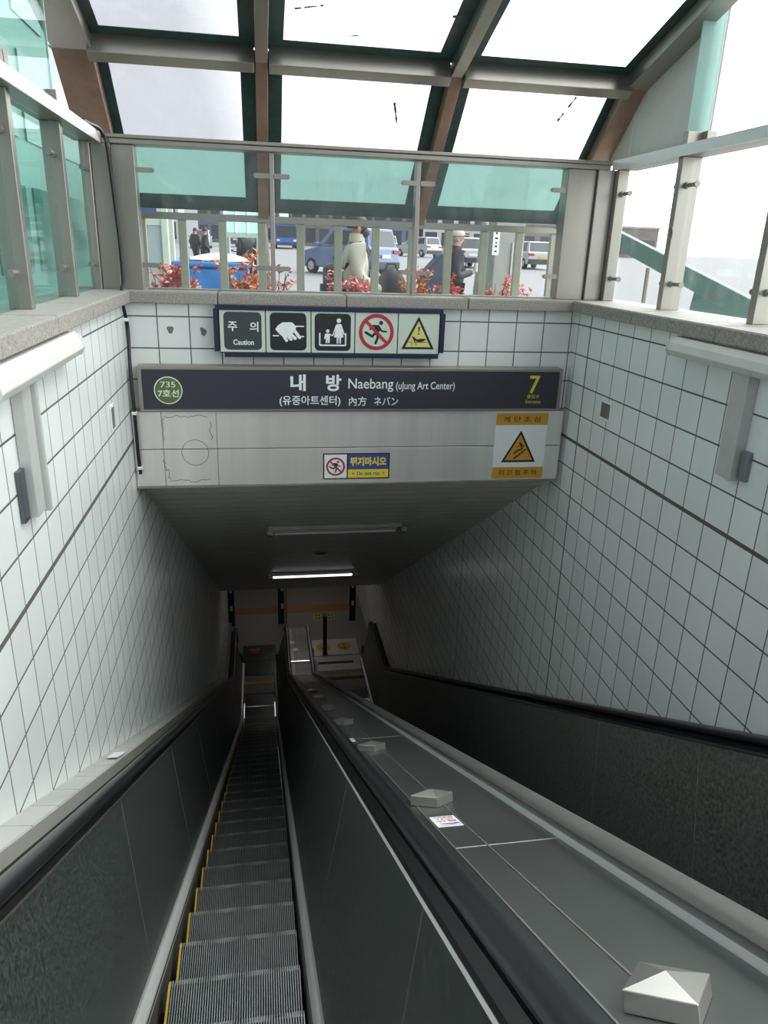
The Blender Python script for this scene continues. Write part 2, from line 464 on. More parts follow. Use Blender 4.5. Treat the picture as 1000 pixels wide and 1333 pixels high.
ysr = [-1.9, 2.80, 3.78, 4.76, 5.74]
OUTR = 'rough granite coping stone of the right parapet, nearer than the photo shows'
for i in range(len(ysr)-1):
    coping(2.48, 3.05, ysr[i], ysr[i+1], {3: 'right granite coping stone touching the front corner column', 2: 'right granite coping stone under the first flat side post', 1: 'right granite coping stone at the right edge of the photo above the wall lamp'}.get(i, OUTR), 'granite coping stones on the right parapet')
xsf = [-1.36, -0.30, 0.66, 1.62, 3.05]
for i in range(len(xsf)-1):
    coping(xsf[i], xsf[i+1], 5.74, 6.28, ['front granite coping stone in the left corner under the steel column', 'front granite coping stone above the left end of the caution sign', 'front granite coping stone above the right end of the caution sign', 'front granite coping stone in the right corner beyond the caution sign'][i], 'granite coping stones under the front glazing')

# header: two courses of brushed steel sheet below the station sign
hd = thing('steel_header', 'brushed stainless steel header band of two courses above the sloping ceiling', 'steel panel', (0.77, YF, -0.21))
for (z0, z1) in ((-0.210, 0.085), (0.091, 0.384)):
    for (x0, x1) in ((XL+0.004, -0.760), (-0.757, -0.35), (-0.347, XR-0.05)):
        MB().box(x0, x1, 5.70, YF-0.001, z0, z1).build('steel_sheet', M_SSB, hd, bevel=0.002)
MB().box(XL+0.004, XR-0.05, 5.685, YF-0.001, -0.226, -0.211).build('bottom_edge', M_SSD, hd)
MB().box(XL+0.004, XR-0.05, 5.690, YF-0.001, 0.3845, 0.392).build('top_edge', M_SSD, hd)
M_STAIN = mat('dry_glue_stain', (0.20, 0.19, 0.155), 0.8, 0.3)
s = MB()
for cx, cz, r in ((-0.52, 0.06, 0.10),):
    ring(s, cx, cz, r, r+0.004, 5.6995, 0.0006)
random.seed(3)
for (xa, za, xb, zb) in ((-0.74, 0.35, -0.40, 0.35), (-0.74, -0.17, -0.42, -0.17), (-0.75, 0.34, -0.75, 0.16), (-0.40, 0.30, -0.385, 0.17), (-0.76, 0.0, -0.72, -0.17)):
    n = 14; p = []
    for i in range(n+1):
        if random.random() < 0.2: continue
        p.append((xa+(xb-xa)*i/n + random.uniform(-.012, .012), za+(zb-za)*i/n + random.uniform(-.012, .012)))
    stroke(s, p, 0.004, 5.6995, 0.0006, False)
s.build('glue_stain', M_STAIN, hd)

# glue marks on the front tiles
for i, (x, z) in enumerate(((-0.66, 0.985), (-0.42, 0.975), (-0.155, 0.995))):
    mk = MB(); poly_xz(mk, [(x+0.022*math.cos(a)*(1+.3*math.sin(3*a+i)), z+0.034*math.sin(a)*(1+.25*math.cos(2*a+i))) for a in [k*PI/8 for k in range(16)]], YF-0.0005, 0.001)
    tag(mk.build('glue_mark', M_STAIN), ['leftmost brown glue mark on the front tiles left of the caution sign', 'middle brown glue mark on the front tiles left of the caution sign', 'brown glue mark on the front tiles nearest the caution sign'][i], 'stain', 'glue marks on the tiles')

# ------------------------------------------------------------------ station name sign
Y = 5.66
sg = thing('station_sign', 'long dark slate station name sign with green line circle and yellow 7', 'sign', (0.77, YF, 0.39))
MB().box(-0.905, 2.435, Y+0.004, YF-0.001, 0.393, 0.735).build('sign_frame', M_SS, sg, bevel=0.004)
MB().box(-0.875, 2.405, Y, Y+0.0035, 0.412, 0.712).build('sign_face', M_SIGNDK, sg)
k = MB(); poly_xz(k, circ(-0.688, 0.556, 0.104), Y, 0.001); k.build('line_badge', M_WHITE, sg)
k = MB(); poly_xz(k, circ(-0.688, 0.556, 0.097), Y-0.001, 0.001); k.build('line_badge', M_GREEN, sg)
T = Y-0.0028
text('735', (-0.742, 0.579, -0.634, 0.622), T, M_WHITE, sg, 0.004)
text('7호선', (-0.765, 0.506, -0.611, 0.563), T, M_WHITE, sg, 0.015)
T = Y-0.001
text('내', (0.225, 0.553, 0.343, 0.681), T, M_WHITE, sg, 0.03)
text('방', (0.500, 0.553, 0.618, 0.681), T, M_WHITE, sg, 0.03)
text('(유중아트센터)', (0.140, 0.432, 0.613, 0.517), T, M_WHITE, sg, 0.012)
text('Naebang', (0.674, 0.548, 1.031, 0.652), T, M_WHITE, sg, 0.006)
text('(uJung Art Center)', (1.053, 0.550, 1.530, 0.628), T, M_WHITE, sg, 0.006)
text('內方', (0.681, 0.436, 0.820, 0.510), T, M_WHITE, sg, 0.008)
text('ネバン', (0.880, 0.440, 1.075, 0.508), T, M_WHITE, sg, 0.008)
text('7', (2.155, 0.535, 2.243, 0.681), T, M_YEL2, sg, 0.012)
text('출입구', (2.145, 0.496, 2.248, 0.528), T, M_YEL2, sg, 0.012)
text('Entrance', (2.135, 0.455, 2.263, 0.484), T, M_YEL2, sg, 0.005)

# ------------------------------------------------------------------ caution pictogram box
Y = 5.69
cb = thing('caution_sign', 'long caution sign box with five pictogram panels in a navy frame', 'sign', (0.55, YF, 0.83))
MB().box(-0.295, 1.395, Y+0.01, YF-0.001, 0.835, 1.165).build('sign_box', M_NAVY, cb)
MB().box(-0.318, 1.408, Y-0.012, YF-0.001, 1.150, 1.184).build('frame_rail', M_NAVY, cb, bevel=0.003)
MB().box(-0.262, 1.385, Y-0.012, YF-0.001, 0.806, 0.838).build('frame_rail', M_NAVY, cb, bevel=0.003)
MB().box(-0.335, -0.300, Y-0.008, YF-0.001, 0.845, 1.150).build('frame_post', M_NAVY, cb, bevel=0.003)
MB().box(1.392, 1.428, Y-0.008, YF-0.001, 0.850, 1.150).build('frame_post', M_NAVY, cb, bevel=0.003)
bnd = [-0.295, 0.046, 0.387, 0.722, 1.057, 1.388]
panels = []
for i in range(5):
    p = MB().box(bnd[i]+0.004, bnd[i+1]-0.004, Y+0.002, Y+0.0095, 0.842, 1.148).build('pictogram_panel', M_PICW, cb, bevel=0.001)
    panels.append(p)
T = Y+0.0018
for i, mm, (x0, x1) in ((0, M_PICGRY, (-0.262, 0.016)), (1, M_PICBLK, (0.078, 0.352)), (2, M_PICBLK, (0.414, 0.690))):
    k = MB(); poly_xz(k, rrect(x0, 0.858, x1, 1.135, 0.035), T, 0.001); k.build('pictogram_square', mm, panels[i])
T2 = T-0.0012
text('주', (-0.232, 0.995, -0.163, 1.065), T2, M_WHITE, panels[0], 0.015)
text('의', (-0.071, 0.993, -0.007, 1.065), T2, M_WHITE, panels[0], 0.015)
text('Caution', (-0.195, 0.895, -0.044, 0.935), T2, M_WHITE, panels[0], 0.02)
def pm(x0, z0, sc):   # picture coordinates of the zoomed crop -> panel coordinates
    return lambda a, b: (x0 + a*sc, z0 - b*sc)
# hand on handrail: crop square spans 445..750 x 100..408 -> 0.078..0.352
f = lambda a, b: (0.078 + (a-445)*0.274/305, 1.135 - (b-100)*0.277/308)
k = MB()
poly_xz(k, [f(*p) for p in ((490,235),(510,205),(550,178),(628,176),(645,190),(665,215),(640,262),(605,290),(560,300),(530,280))], T2, 0.001)
for a, b in (((540,255),(582,325)), ((575,270),(620,315)), ((605,262),(655,308)), ((635,225),(692,300)), ((560,200),(640,240))):
    stroke(k, [f(*a), f(*b)], 0.024, T2, 0.001)
stroke(k, [f(640,208), f(725,208)], 0.009, T2, 0.001); stroke(k, [f(472,288), f(515,288)], 0.009, T2, 0.001); stroke(k, [f(690,292), f(725,292)], 0.009, T2, 0.001)
k.build('hand_pictogram', M_WHITE, panels[1])
# parent and child on a step
f = lambda a, b: (0.414 + (a-0)*0.276/300, 1.135 - (b-0)*0.277/300)
k = MB()
stroke(k, [f(42,155), f(42,255), f(258,255), f(258,155)], 0.011, T2, 0.001, False)
poly_xz(k, circ(*f(108,140), 0.013), T2, 0.001); poly_xz(k, circ(*f(200,55), 0.017), T2, 0.001)
poly_xz(k, [f(*p) for p in ((88,160),(128,160),(124,238),(112,238),(108,205),(104,238),(92,238))], T2, 0.001)
stroke(k, [f(90,165), f(82,200)], 0.008, T2, 0.001); stroke(k, [f(126,168), f(150,175), f(178,95)], 0.008, T2, 0.001)
poly_xz(k, [f(*p) for p in ((182,82),(218,82),(240,190),(160,190))], T2, 0.001)
stroke(k, [f(218,90), f(245,165)], 0.009, T2, 0.001)
poly_xz(k, [f(*p) for p in ((182,188),(198,188),(196,240),(184,240))], T2, 0.001); poly_xz(k, [f(*p) for p in ((204,188),(220,188),(218,240),(206,240))], T2, 0.001)
k.build('parent_and_child_pictogram', M_WHITE, panels[2])
def run_man(parent, cx, cz, R, y, ringw=0.13, ringmat=M_RED):
    k = MB(); S = R/146.0
    g = lambda a, b: (cx + (a-378)*S, cz - (b-265)*S)
    poly_xz(k, circ(*g(415,190), 17*S), y, 0.001)
    stroke(k, [g(325,243), g(350,212), g(395,215), g(420,255), g(460,260)], 14*S, y, 0.001)
    poly_xz(k, [g(*p) for p in ((352,212),(400,212),(418,235),(400,262),(392,290),(360,285),(372,250))], y, 0.001)
    stroke(k, [g(365,275), g(345,300), g(288,268)], 20*S, y, 0.001)
    stroke(k, [g(388,285), g(390,310), g(373,355)], 20*S, y, 0.001)
    k.build('running_man_pictogram', M_BLK, parent)
    k = MB(); ring(k, cx, cz, R*0.80, R, y-0.0008, 0.001)
    a = math.radians(135)
    stroke(k, [(cx+R*.88*math.cos(a), cz+R*.88*math.sin(a)), (cx-R*.88*math.cos(a), cz-R*.88*math.sin(a))], R*0.17, y-0.0008, 0.001, False)
    k.build('prohibition_ring', ringmat, parent)
run_man(panels[3], 0.889, 1.003, 0.136, T)
k = MB(); poly_xz(k, [(1.088,0.878),(1.350,0.878),(1.219,1.128)], T, 0.001)
k.build('warning_triangle', M_BLK, panels[4])
k = MB(); poly_xz(k, [(1.118,0.894),(1.320,0.894),(1.219,1.090)], T2, 0.001); k.build('warning_triangle', M_YEL, panels[4])
f = lambda a, b: (1.084 + (a-575)*0.268/287, 1.129 - (b-138)*0.251/265)
k = MB(); T3 = T2-0.0012
poly_xz(k, [f(*p) for p in ((716,222),(732,222),(727,265),(720,265))], T3, 0.0008); poly_xz(k, circ(*f(723,280), 0.006), T3, 0.0008)
stroke(k, [f(636,346), f(668,346), f(668,370)], 0.004, T3, 0.0008, False); stroke(k, [f(705,370), f(705,346), f(800,346)], 0.004, T3, 0.0008, False)
poly_xz(k, [f(*p) for p in ((665,296),(680,302),(712,325),(740,318),(785,318),(788,324),(765,338),(735,344),(712,342),(696,330),(700,355),(692,352),(682,330))], T3, 0.0008)
k.build('high_heel_pictogram', M_BLK, panels[4])

# ------------------------------------------------------------------ stickers on the steel header
Y = 5.6985
st = thing('warning_poster', 'amber and white slip warning poster with black triangle on the steel header', 'sign', (2.14, 5.70, -0.195))
MB().box(1.912, 2.362, Y-0.001, Y+0.0014, -0.198, 0.364).build('poster_sheet', M_WHITE, st)
MB().box(1.912, 2.362, Y-0.002, Y-0.001, 0.266, 0.364).build('title_band', M_AMB, st)
MB().box(1.912, 2.362, Y-0.002, Y-0.001, -0.198, -0.098).build('title_band', M_AMB, st)
text('계 단 조 심', (1.974, 0.291, 2.295, 0.339), Y-0.0022, M_BLK, st, 0.012)
text('미 끄 럼 주 의', (1.975, -0.170, 2.305, -0.122), Y-0.0022, M_BLK, st, 0.012)
k = MB(); poly_xz(k, [(1.984,-0.055),(2.286,-0.055),(2.138,0.220)], Y-0.001, 0.0008); k.build('warning_triangle', M_BLK, st)
k = MB(); poly_xz(k, [(2.012,-0.038),(2.258,-0.038),(2.137,0.186)], Y-0.0018, 0.0008); k.build('warning_triangle', M_AMB, st)
f = lambda a, b: (1.984 + (a-230)*0.302/460, 0.220 - (b-305)*0.275/415)
k = MB(); poly_xz(k, circ(*f(466,472), 0.010), Y-0.0027, 0.0006)
stroke(k, [f(478,490), f(495,545), f(440,565), f(395,605)], 0.012, Y-0.0027, 0.0006)
stroke(k, [f(480,495), f(420,525)], 0.006, Y-0.0027, 0.0006); stroke(k, [f(485,490), f(515,500), f(510,525)], 0.006, Y-0.0027, 0.0006)
zz = [(395,665)]
for i in range(5): zz += [(395+i*32, 650-i*25), (420+i*32, 650-i*25+2)]
poly_xz(k, [f(*p) for p in zz + [(560,535),(560,550),(405,682)]], Y-0.0027, 0.0006)
k.build('slipping_person_pictogram', M_BLK, st)

st = thing('no_running_sticker', 'small blue and yellow do not run sticker on the steel header', 'sign', (0.76, 5.70, -0.178))
MB().box(0.483, 1.030, Y-0.001, Y+0.0014, -0.178, 0.040).build('sticker_border', M_BLK, st)
MB().box(0.493, 0.675, Y-0.002, Y-0.001, -0.168, 0.030).build('sticker_field', M_WHITE, st)
MB().box(0.686, 1.020, Y-0.002, Y-0.001, -0.092, 0.030).build('sticker_field', M_BLUE, st)
MB().box(0.686, 1.020, Y-0.002, Y-0.001, -0.168, -0.096).build('sticker_field', M_YEL2, st)
run_man(st, 0.584, -0.071, 0.077, Y-0.002)
text('뛰지마시오', (0.703, -0.069, 1.002, 0.008), Y-0.0022, M_YEL2, st, 0.045)
text('Do not run', (0.760, -0.147, 0.950, -0.117), Y-0.0022, M_BLUE, st, 0.03)
for sx in (0.728, 0.982):
    k = MB()
    for a in range(4): stroke(k, [(sx-0.013*math.cos(a*PI/4), -0.132-0.013*math.sin(a*PI/4)), (sx+0.013*math.cos(a*PI/4), -0.132+0.013*math.sin(a*PI/4))], 0.002, Y-0.002, 0.0005, False)
    k.build('star_mark', M_RED, st)

# ------------------------------------------------------------------ posts, rails, glazing around the pit
RZ0, RZ1 = 2.243, 2.303
def clamp(parent, p, direc, L=0.13, r=0.017, nrm=(0, -1, 0)):
    """rounded flat tab with a bolt head, reaching from the post over the glass"""
    p = Vector(p); d = Vector(direc).normalized(); nv = Vector(nrm)
    up = Vector((0, 0, 1))
    n = 8
    out = [p - up*r, p + up*r]
    e = p + d*(L-r)
    for i in range(n+1):
        a = PI/2 - PI*i/n
        out.append(e + d*r*math.cos(a) + up*r*math.sin(a))
    mb = MB(); N = len(out)
    vs = [v for v in out] + [v + nv*0.012 for v in out]
    mb.add(vs, [tuple(range(N)), tuple(range(N, 2*N))] + [(i, (i+1)%N, N+(i+1)%N, N+i) for i in range(N)])
    mb.cyl(e + nv*0.0125, e + nv*0.019, 0.009, 10)
    mb.build('glass_clamp', M_SSD, parent)
def rodclamp(parent, p, d, L=0.12):
    """round stand-off rod holding a side pane"""
    p = Vector(p); d = Vector(d)
    mb = MB().cyl(p, p + d*L, 0.013, 12)
    mb.cyl(p + d*(L+0.001), p + d*(L+0.012), 0.020, 12)
    mb.cyl(p + d*0.002, p + d*0.022, 0.021, 12)
    mb.build('glass_clamp', M_SSD, parent, smooth=True)

gf = thing('front_glazing', 'three bay steel and glass screen above the station signs', 'glass screen', (0.8, 6.0, ZC))
gl_ = thing('side_glazing', 'steel post and glass screen standing on the left coping', 'glass screen', (-1.17, 3.0, ZC))
gr_ = thing('side_glazing', 'steel post and glass screen standing on the right coping', 'glass screen', (2.86, 3.0, ZC))
# corner columns
c = MB().box(-1.00, -0.845, 5.93, 6.07, ZC, RZ0).build('corner_column', M_SS, gf, bevel=0.004)
clamp(c, (-0.845, 5.95, 2.085), (1, 0, 0)); clamp(c, (-0.845, 5.95, 1.440), (1, 0, 0))
c = MB().box(-1.13, -1.002, 5.90, 6.07, ZC, RZ0).box(-1.20, -1.132, 5.86, 6.07, ZC, RZ0).build('corner_column', M_SS, gl_, bevel=0.004)
rodclamp(c, (-1.165, 5.86, 2.07), (0, -1, 0)); rodclamp(c, (-1.165, 5.86, 1.44), (0, -1, 0))
c = MB().box(2.410, 2.640, 5.93, 6.07, ZC, RZ0).build('corner_column', M_SS, gf, bevel=0.004)
clamp(c, (2.410, 5.95, 2.085), (-1, 0, 0)); clamp(c, (2.410, 5.95, 1.440), (-1, 0, 0))
c = MB().box(2.642, 2.780, 5.90, 6.07, ZC, RZ0).box(2.782, 2.870, 5.84, 6.07, ZC, RZ0).build('corner_column', M_SS, gr_, bevel=0.004)
rodclamp(c, (2.83, 5.84, 2.07), (0, -1, 0)); rodclamp(c, (2.83, 5.84, 1.44), (0, -1, 0))
for x in (0.118, 1.222):
    p = MB().box(x-0.017, x+0.017, 5.955, 6.045, ZC, RZ0).box(x-0.026, x+0.026, 5.945, 6.055, ZC, ZC+0.008).build('post', M_SS, gf, bevel=0.003)
    for z in (2.085, 1.440):
        clamp(p, (x+0.018, 5.957, z), (1, 0, 0), 0.115); clamp(p, (x-0.018, 5.957, z), (-1, 0, 0), 0.115)
for y in (4.975, 4.00, 3.02, 2.04):
    p = MB().box(-1.222, -1.112, y, y+0.06, ZC, RZ0).build('post', M_SS, gl_, bevel=0.003)
    for z in (2.07, 1.44): rodclamp(p, (-1.160, y, z), (0, -1, 0)); rodclamp(p, (-1.160, y+0.072, z), (0, 1, 0), 0.05)
for y in (4.93, 3.90, 2.88, 1.86):
    p = MB().box(2.785, 2.925, y, y+0.06, ZC, RZ0).build('post', M_SS, gr_, bevel=0.003)
    for z in (2.07, 1.44): rodclamp(p, (2.84, y, z), (0, -1, 0)); rodclamp(p, (2.84, y+0.072, z), (0, 1, 0), 0.05)
# rails
r = MB().box(-1.06, 2.74, 5.90, 6.06, RZ0+0.0005, RZ0+0.035).build('rail', M_SS, gf, bevel=0.004)
MB().box(-1.06, 2.74, 5.885, 6.06, RZ0+0.036, RZ1).build('rail_cap', M_SS, r, bevel=0.004)
r = MB().box(-1.235, -1.065, -1.9, 5.884, RZ0+0.0005, RZ1).build('rail', M_SS, gl_, bevel=0.004)
MB().box(-1.0645, -1.055, -1.9, 5.884, RZ0-0.004, RZ1+0.004).build('rail_lip', M_TRIM, r)
r = MB().box(2.752, 2.945, -1.9, 5.884, RZ0+0.0005, RZ1).build('rail', M_SS, gr_, bevel=0.004)
MB().box(2.742, 2.7515, -1.9, 5.884, RZ0-0.004, RZ1+0.004).build('rail_lip', M_TRIM, r)
for x0, x1 in ((-0.825, 0.095), (0.142, 1.198), (1.246, 2.392)):
    t = MB().box(x0, x1, 5.972, 5.980, ZC+0.012, RZ0-0.004).build('glass_pane', M_GLCLEAR, gf)
    MB().box(x0, x1, 5.965, 5.988, ZC, ZC+0.0115).build('sealant_strip', M_SSD, t)
for (y0, y1) in ((5.05, 5.82), (4.075, 4.955), (3.095, 3.985), (2.115, 3.005)):
    MB().box(-1.176, -1.168, y0, y1, ZC+0.005, RZ0-0.004).build('glass_pane', M_GLSIDE, gl_)
for (y0, y1) in ((5.005, 5.80), (3.975, 4.915), (2.955, 3.885), (1.935, 2.865)):
    MB().box(2.866, 2.874, y0, y1, ZC+0.005, RZ0-0.004).build('glass_pane', M_GLCLEAR, gr_)
# tall upper side panes standing on the side rails, with steel shoes
def upper(x, sgn, ys, lb, mt):
    for i, (y0, y1) in enumerate(ys):
        t = thing('upper_glass', lb[min(i, len(lb)-1)], 'glass', (x, (y0+y1)/2, RZ1), 0, None)
        zt = lambda y: 2.81 + (5.76-y)*0.29
        poly = [(y0, RZ1+0.005), (y1, RZ1+0.005), (y1, zt(y1)-0.03), (y0, zt(y0)-0.03)]
        MB().prism(poly, lambda a, b: (x, a, b), lambda a, b: (x+0.010, a, b)).build('glass_sheet', mt, t)
        for y in (y0+0.02, y1-0.02):
            MB().box(x-0.03, x+0.04, y-0.03, y+0.03, RZ1, RZ1+0.085).build('glass_shoe', M_SS, t, bevel=0.003)
        MB().box(x-0.001, x+0.011, y1, y1+0.004, RZ1+0.005, zt(y1)-0.03).build('glass_edge', M_WHITE, t)
upper(-1.13, -1, ((3.98, 4.93), (3.0, 3.94), (2.0, 2.96)), ['tall green pane above the left rail nearest the leaning rafter', 'tall green pane above the left rail at the top left of the photo', 'tall green pane above the left rail outside the photo'], M_GLSIDE)
upper(2.90, 1, ((3.93, 4.88), (2.9, 3.89)), ['tall clear pane above the right rail at the right edge of the photo', 'tall clear pane above the right rail outside the photo'], M_GLCLEAR)
t = thing('glass_fin', 'narrow upright teal glass fin standing on the right rail', 'glass', (2.86, 4.92, RZ1))
MB().box(2.775, 2.935, 4.915, 4.927, RZ1+0.02, 3.25).build('fin_sheet', M_GLTEAL, t)
MB().box(2.936, 2.944, 4.913, 4.929, RZ1+0.02, 3.25).build('fin_edge', M_SSD, t)
MB().box(2.77, 2.94, 4.89, 4.95, RZ1, RZ1+0.085).build('glass_shoe', M_SS, t, bevel=0.003)
# small rusty ring hanging at the right post
k = MB(); pts = [Vector((2.775, 4.93, 1.77)) + Vector((0, 0.028*math.cos(a), 0.038*math.sin(a))) for a in [i*2*PI/14 for i in range(15)]]
tag(k.tube(pts, 0.006, 6).build('steel_ring', M_SSD, smooth=True), 'small steel ring on the right side post halfway up', 'ring')

# pale infill panels beside the right rafter
t = thing('infill_panel', 'pale sloping infill panels between the right rafter and the right rail', 'panel', (2.93, 5.8, RZ1))
def zrf(y): return 2.81 - (y-5.76)*0.896 if y > 5.76 else 2.81 + (5.76-y)*0.29
for (y0, y1) in ((5.885, 6.24), (4.96, 5.880)):
    bot = RZ1+0.003
    poly = [(y0, bot), (y1, bot), (y1, zrf(y1)+0.06)] + ([(5.76, zrf(5.76)+0.06)] if y0 < 5.76 < y1 else []) + [(y0, zrf(y0)+0.06)]
    MB().prism(poly, lambda a, b: (2.868, a, b), lambda a, b: (2.880, a, b)).build('panel_sheet', M_INFILL, t)

# ------------------------------------------------------------------ canopy frame and roof
EY, EZ, BY, BZ = 6.85, 1.833, 5.76, 2.81
cn = thing('glass_canopy', 'stainless steel and glass canopy roof over the escalator pit with slim outer bars', 'canopy', (0.68, 6.85, gz(6.85)))
rx = [-1.11, 0.059, 1.423, 2.787]
TY, TZ = 3.40, 3.50            # next roof beam, above and behind the picture
UY, UZ = 1.20, 3.90
for i, x in enumerate(rx):
    w = (0.25, 0.085, 0.085, 0.15)[i]; x = x - (0.05 if i == 0 else 0)
    MB().beam((x, EY, EZ+0.02), (x, BY, BZ), w, 0.10, (0, 0, 1)).build('rafter', M_BROWN, cn, bevel=0.004)
    MB().beam((x, BY, BZ), (x, TY, TZ), w, 0.10).build('rafter', M_SS, cn, bevel=0.004)
    MB().beam((x, TY, TZ), (x, UY, UZ), w, 0.10).build('rafter', M_SS, cn, bevel=0.004)
    MB().beam((x, UY, UZ), (x, -2.0, 4.05), w, 0.10).build('rafter', M_SS, cn, bevel=0.004)
for (y, z, h) in ((BY, BZ, 0.13), (TY, TZ, 0.13), (UY, UZ, 0.13)):
    for i in range(3):
        MB().beam((rx[i]+0.05, y, z-0.02), (rx[i+1]-0.05, y, z-0.02), 0.09, h+0.015, (0, 0.55, 1)).build('cross_beam', M_SS, cn, bevel=0.005)
MB().box(-1.40, 2.88, EY-0.03, EY+0.04, EZ-0.045, EZ+0.01).build('eave_beam', M_SS, cn, bevel=0.004)
segs = [((EY, EZ), (6.37, 2.263), M_GLTEAL, 0), ((6.37, 2.263), (BY, BZ), M_GLROOF, 0), ((BY, BZ), (TY, TZ), M_GLROOF, 1), ((TY, TZ), (UY, UZ), M_GLROOF, 1), ((UY, UZ), (-2.0, 4.05), M_GLROOF, 1)]
for (y0, z0), (y1, z1), mt, k_ in segs:
    d = Vector((0, y1-y0, z1-z0)); n_ = Vector((0, -d.z, d.y)).normalized()
    if n_.z < 0: n_ = -n_
    lift = n_*0.055
    for i in range(3):
        a = rx[i]; b = rx[i+1]
        p0 = Vector((0, y0, z0)) + lift; p1 = Vector((0, y1, z1)) + lift
        q = [(a, p0), (b, p0), (b, p1), (a, p1)]
        vs = [Vector((x, p.y, p.z)) for x, p in q] + [Vector((x, p.y, p.z)) + n_*0.012 for x, p in q]
        g = MB().add(vs, [(0,1,2,3),(7,6,5,4),(0,4,5,1),(1,5,6,2),(2,6,7,3),(3,7,4,0)]).build('roof_pane', mt, cn)
        # painted dark border around the pane
        fw = 0.115; fr = MB()
        du = d.normalized(); L = d.length
        top = fw if (k_ == 1 or mt is M_GLROOF) else 0.0
        bot = fw if (k_ == 1 or mt is M_GLTEAL) else 0.0
        if mt is M_GLTEAL: bot = 0.16
        if mt is M_GLROOF and k_ == 0: top = 0.06
        def strip(xa, xb, s0, s1):
            vs = []
            for off in (-0.004, -0.001):
                for (x, s_) in ((xa, s0), (xb, s0), (xb, s1), (xa, s1)):
                    pp = p0 + du*s_ + n_*off
                    vs.append((x, pp.y, pp.z))
            fr.add(vs, [(0,1,2,3),(7,6,5,4),(0,4,5,1),(1,5,6,2),(2,6,7,3),(3,7,4,0)])
        strip(a+0.03, a+0.03+fw, 0, L); strip(b-0.03-fw, b-0.03, 0, L)
        if bot: strip(a+0.03+fw, b-0.03-fw, 0, bot)
        if top: strip(a+0.03+fw, b-0.03-fw, L-top, L)
        fr.build('pane_border', M_FRIT2 if mt is M_GLTEAL else M_FRIT, g)
M_BAR = mat('beige_steel_bar', (0.42, 0.42, 0.33), 0.45, 0.3, noise=0.05)
for i in range(12):
    x = -0.957 + i*0.333
    MB().box(x-0.034, x+0.034, EY-0.015, EY+0.035, gz(6.85), EZ-0.046).build('outer_bar', M_BAR, cn, bevel=0.004)
# torn paper and tape on the roof glass
M_TAPE = mat('torn_tape', (0.10, 0.095, 0.085), 0.8)
def roof_z(y, lift=0.048):
    if y > 5.76: return 2.81 - (y-5.76)*0.896 + lift*1.34
    return 2.81 + (5.76-y)*0.2924 + lift*1.04
random.seed(21)
def tape(x0, y0, x1, y1, w, n=9, gaps=0.25):
    mb = MB()
    for i in range(n):
        if random.random() < gaps: continue
        a, b = i/n, (i+1)/n
        wa, wb = w*random.uniform(.4, 1.2), w*random.uniform(.4, 1.2)
        xa, ya = x0+(x1-x0)*a, y0+(y1-y0)*a; xb, yb = x0+(x1-x0)*b, y0+(y1-y0)*b
        L = math.hypot(xb-xa, yb-ya); px, py = -(yb-ya)/L, (xb-xa)/L
        q = [(xa+px*wa, ya+py*wa), (xa-px*wa, ya-py*wa), (xb-px*wb, yb-py*wb), (xb+px*wb, yb+py*wb)]
        vs = [(x, y, roof_z(y)) for x, y in q] + [(x, y, roof_z(y)-0.001) for x, y in q]
        mb.add(vs, [(0,1,2,3),(7,6,5,4),(0,4,5,1),(1,5,6,2),(2,6,7,3),(3,7,4,0)])
    mb.build('torn_tape', M_TAPE, cn)
tape(1.03, 6.03, 1.075, 6.16, 0.010, 6, 0.1)
tape(2.33, 6.08, 2.40, 5.92, 0.010, 9, 0.4)
tape(0.245, 5.33, 0.44, 5.27, 0.008, 10, 0.25)
tape(1.255, 5.27, 1.325, 5.255, 0.014, 5, 0.1)
tape(1.70, 5.00, 1.86, 4.985, 0.014, 8, 0.2)
tape(0.60, 5.56, 0.70, 5.54, 0.006, 5, 0.3)

# ------------------------------------------------------------------ black cable with clips in the left corner
k = MB()
pts = [(-1.075, 5.45, RZ1+0.014), (-1.065, 5.62, RZ1+0.016), (-1.045, 5.78, RZ1+0.016), (-1.03, 5.858, RZ1-0.02), (-1.01, 5.868, 2.20), (-0.985, 5.86, 1.70), (-0.975, 5.84, 1.35), (-0.975, 5.735, 1.268), (-0.972, 5.722, 1.16), (-0.962, 5.78, 1.0), (-0.955, 5.70, 0.75), (-0.945, 5.652, 0.40), (-0.945, 5.668, 0.05), (-0.940, 5.675, -0.10)]
def smoothpts(P, n=6):
    P = [Vector(p) for p in P]; out = []
    for i in range(len(P)-1):
        a, b, c, d = P[max(i-1,0)], P[i], P[i+1], P[min(i+2, len(P)-1)]
        for j in range(n):
            t = j/n
            out.append(0.5*((2*b) + (-a+c)*t + (2*a-5*b+4*c-d)*t*t + (-a+3*b-3*c+d)*t**3))
    out.append(P[-1]); return out
cb2 = thing('black_cable', 'black cable running down the left front corner past the signs', 'cable', (-0.95, 5.7, -0.1))
MB().tube(smoothpts(pts), 0.013, 10).build('cable_sheath', M_RUB, cb2, smooth=True)
for p in ((-0.968, 5.752, 1.06), (-0.945, 5.653, 0.385), (-0.941, 5.673, -0.05)):
    MB().box(p[0]-0.019, p[0]+0.019, p[1]-0.018, p[1]+0.018, p[2]-0.012, p[2]+0.012).build('cable_clip', M_WHITE, cb2, bevel=0.003)

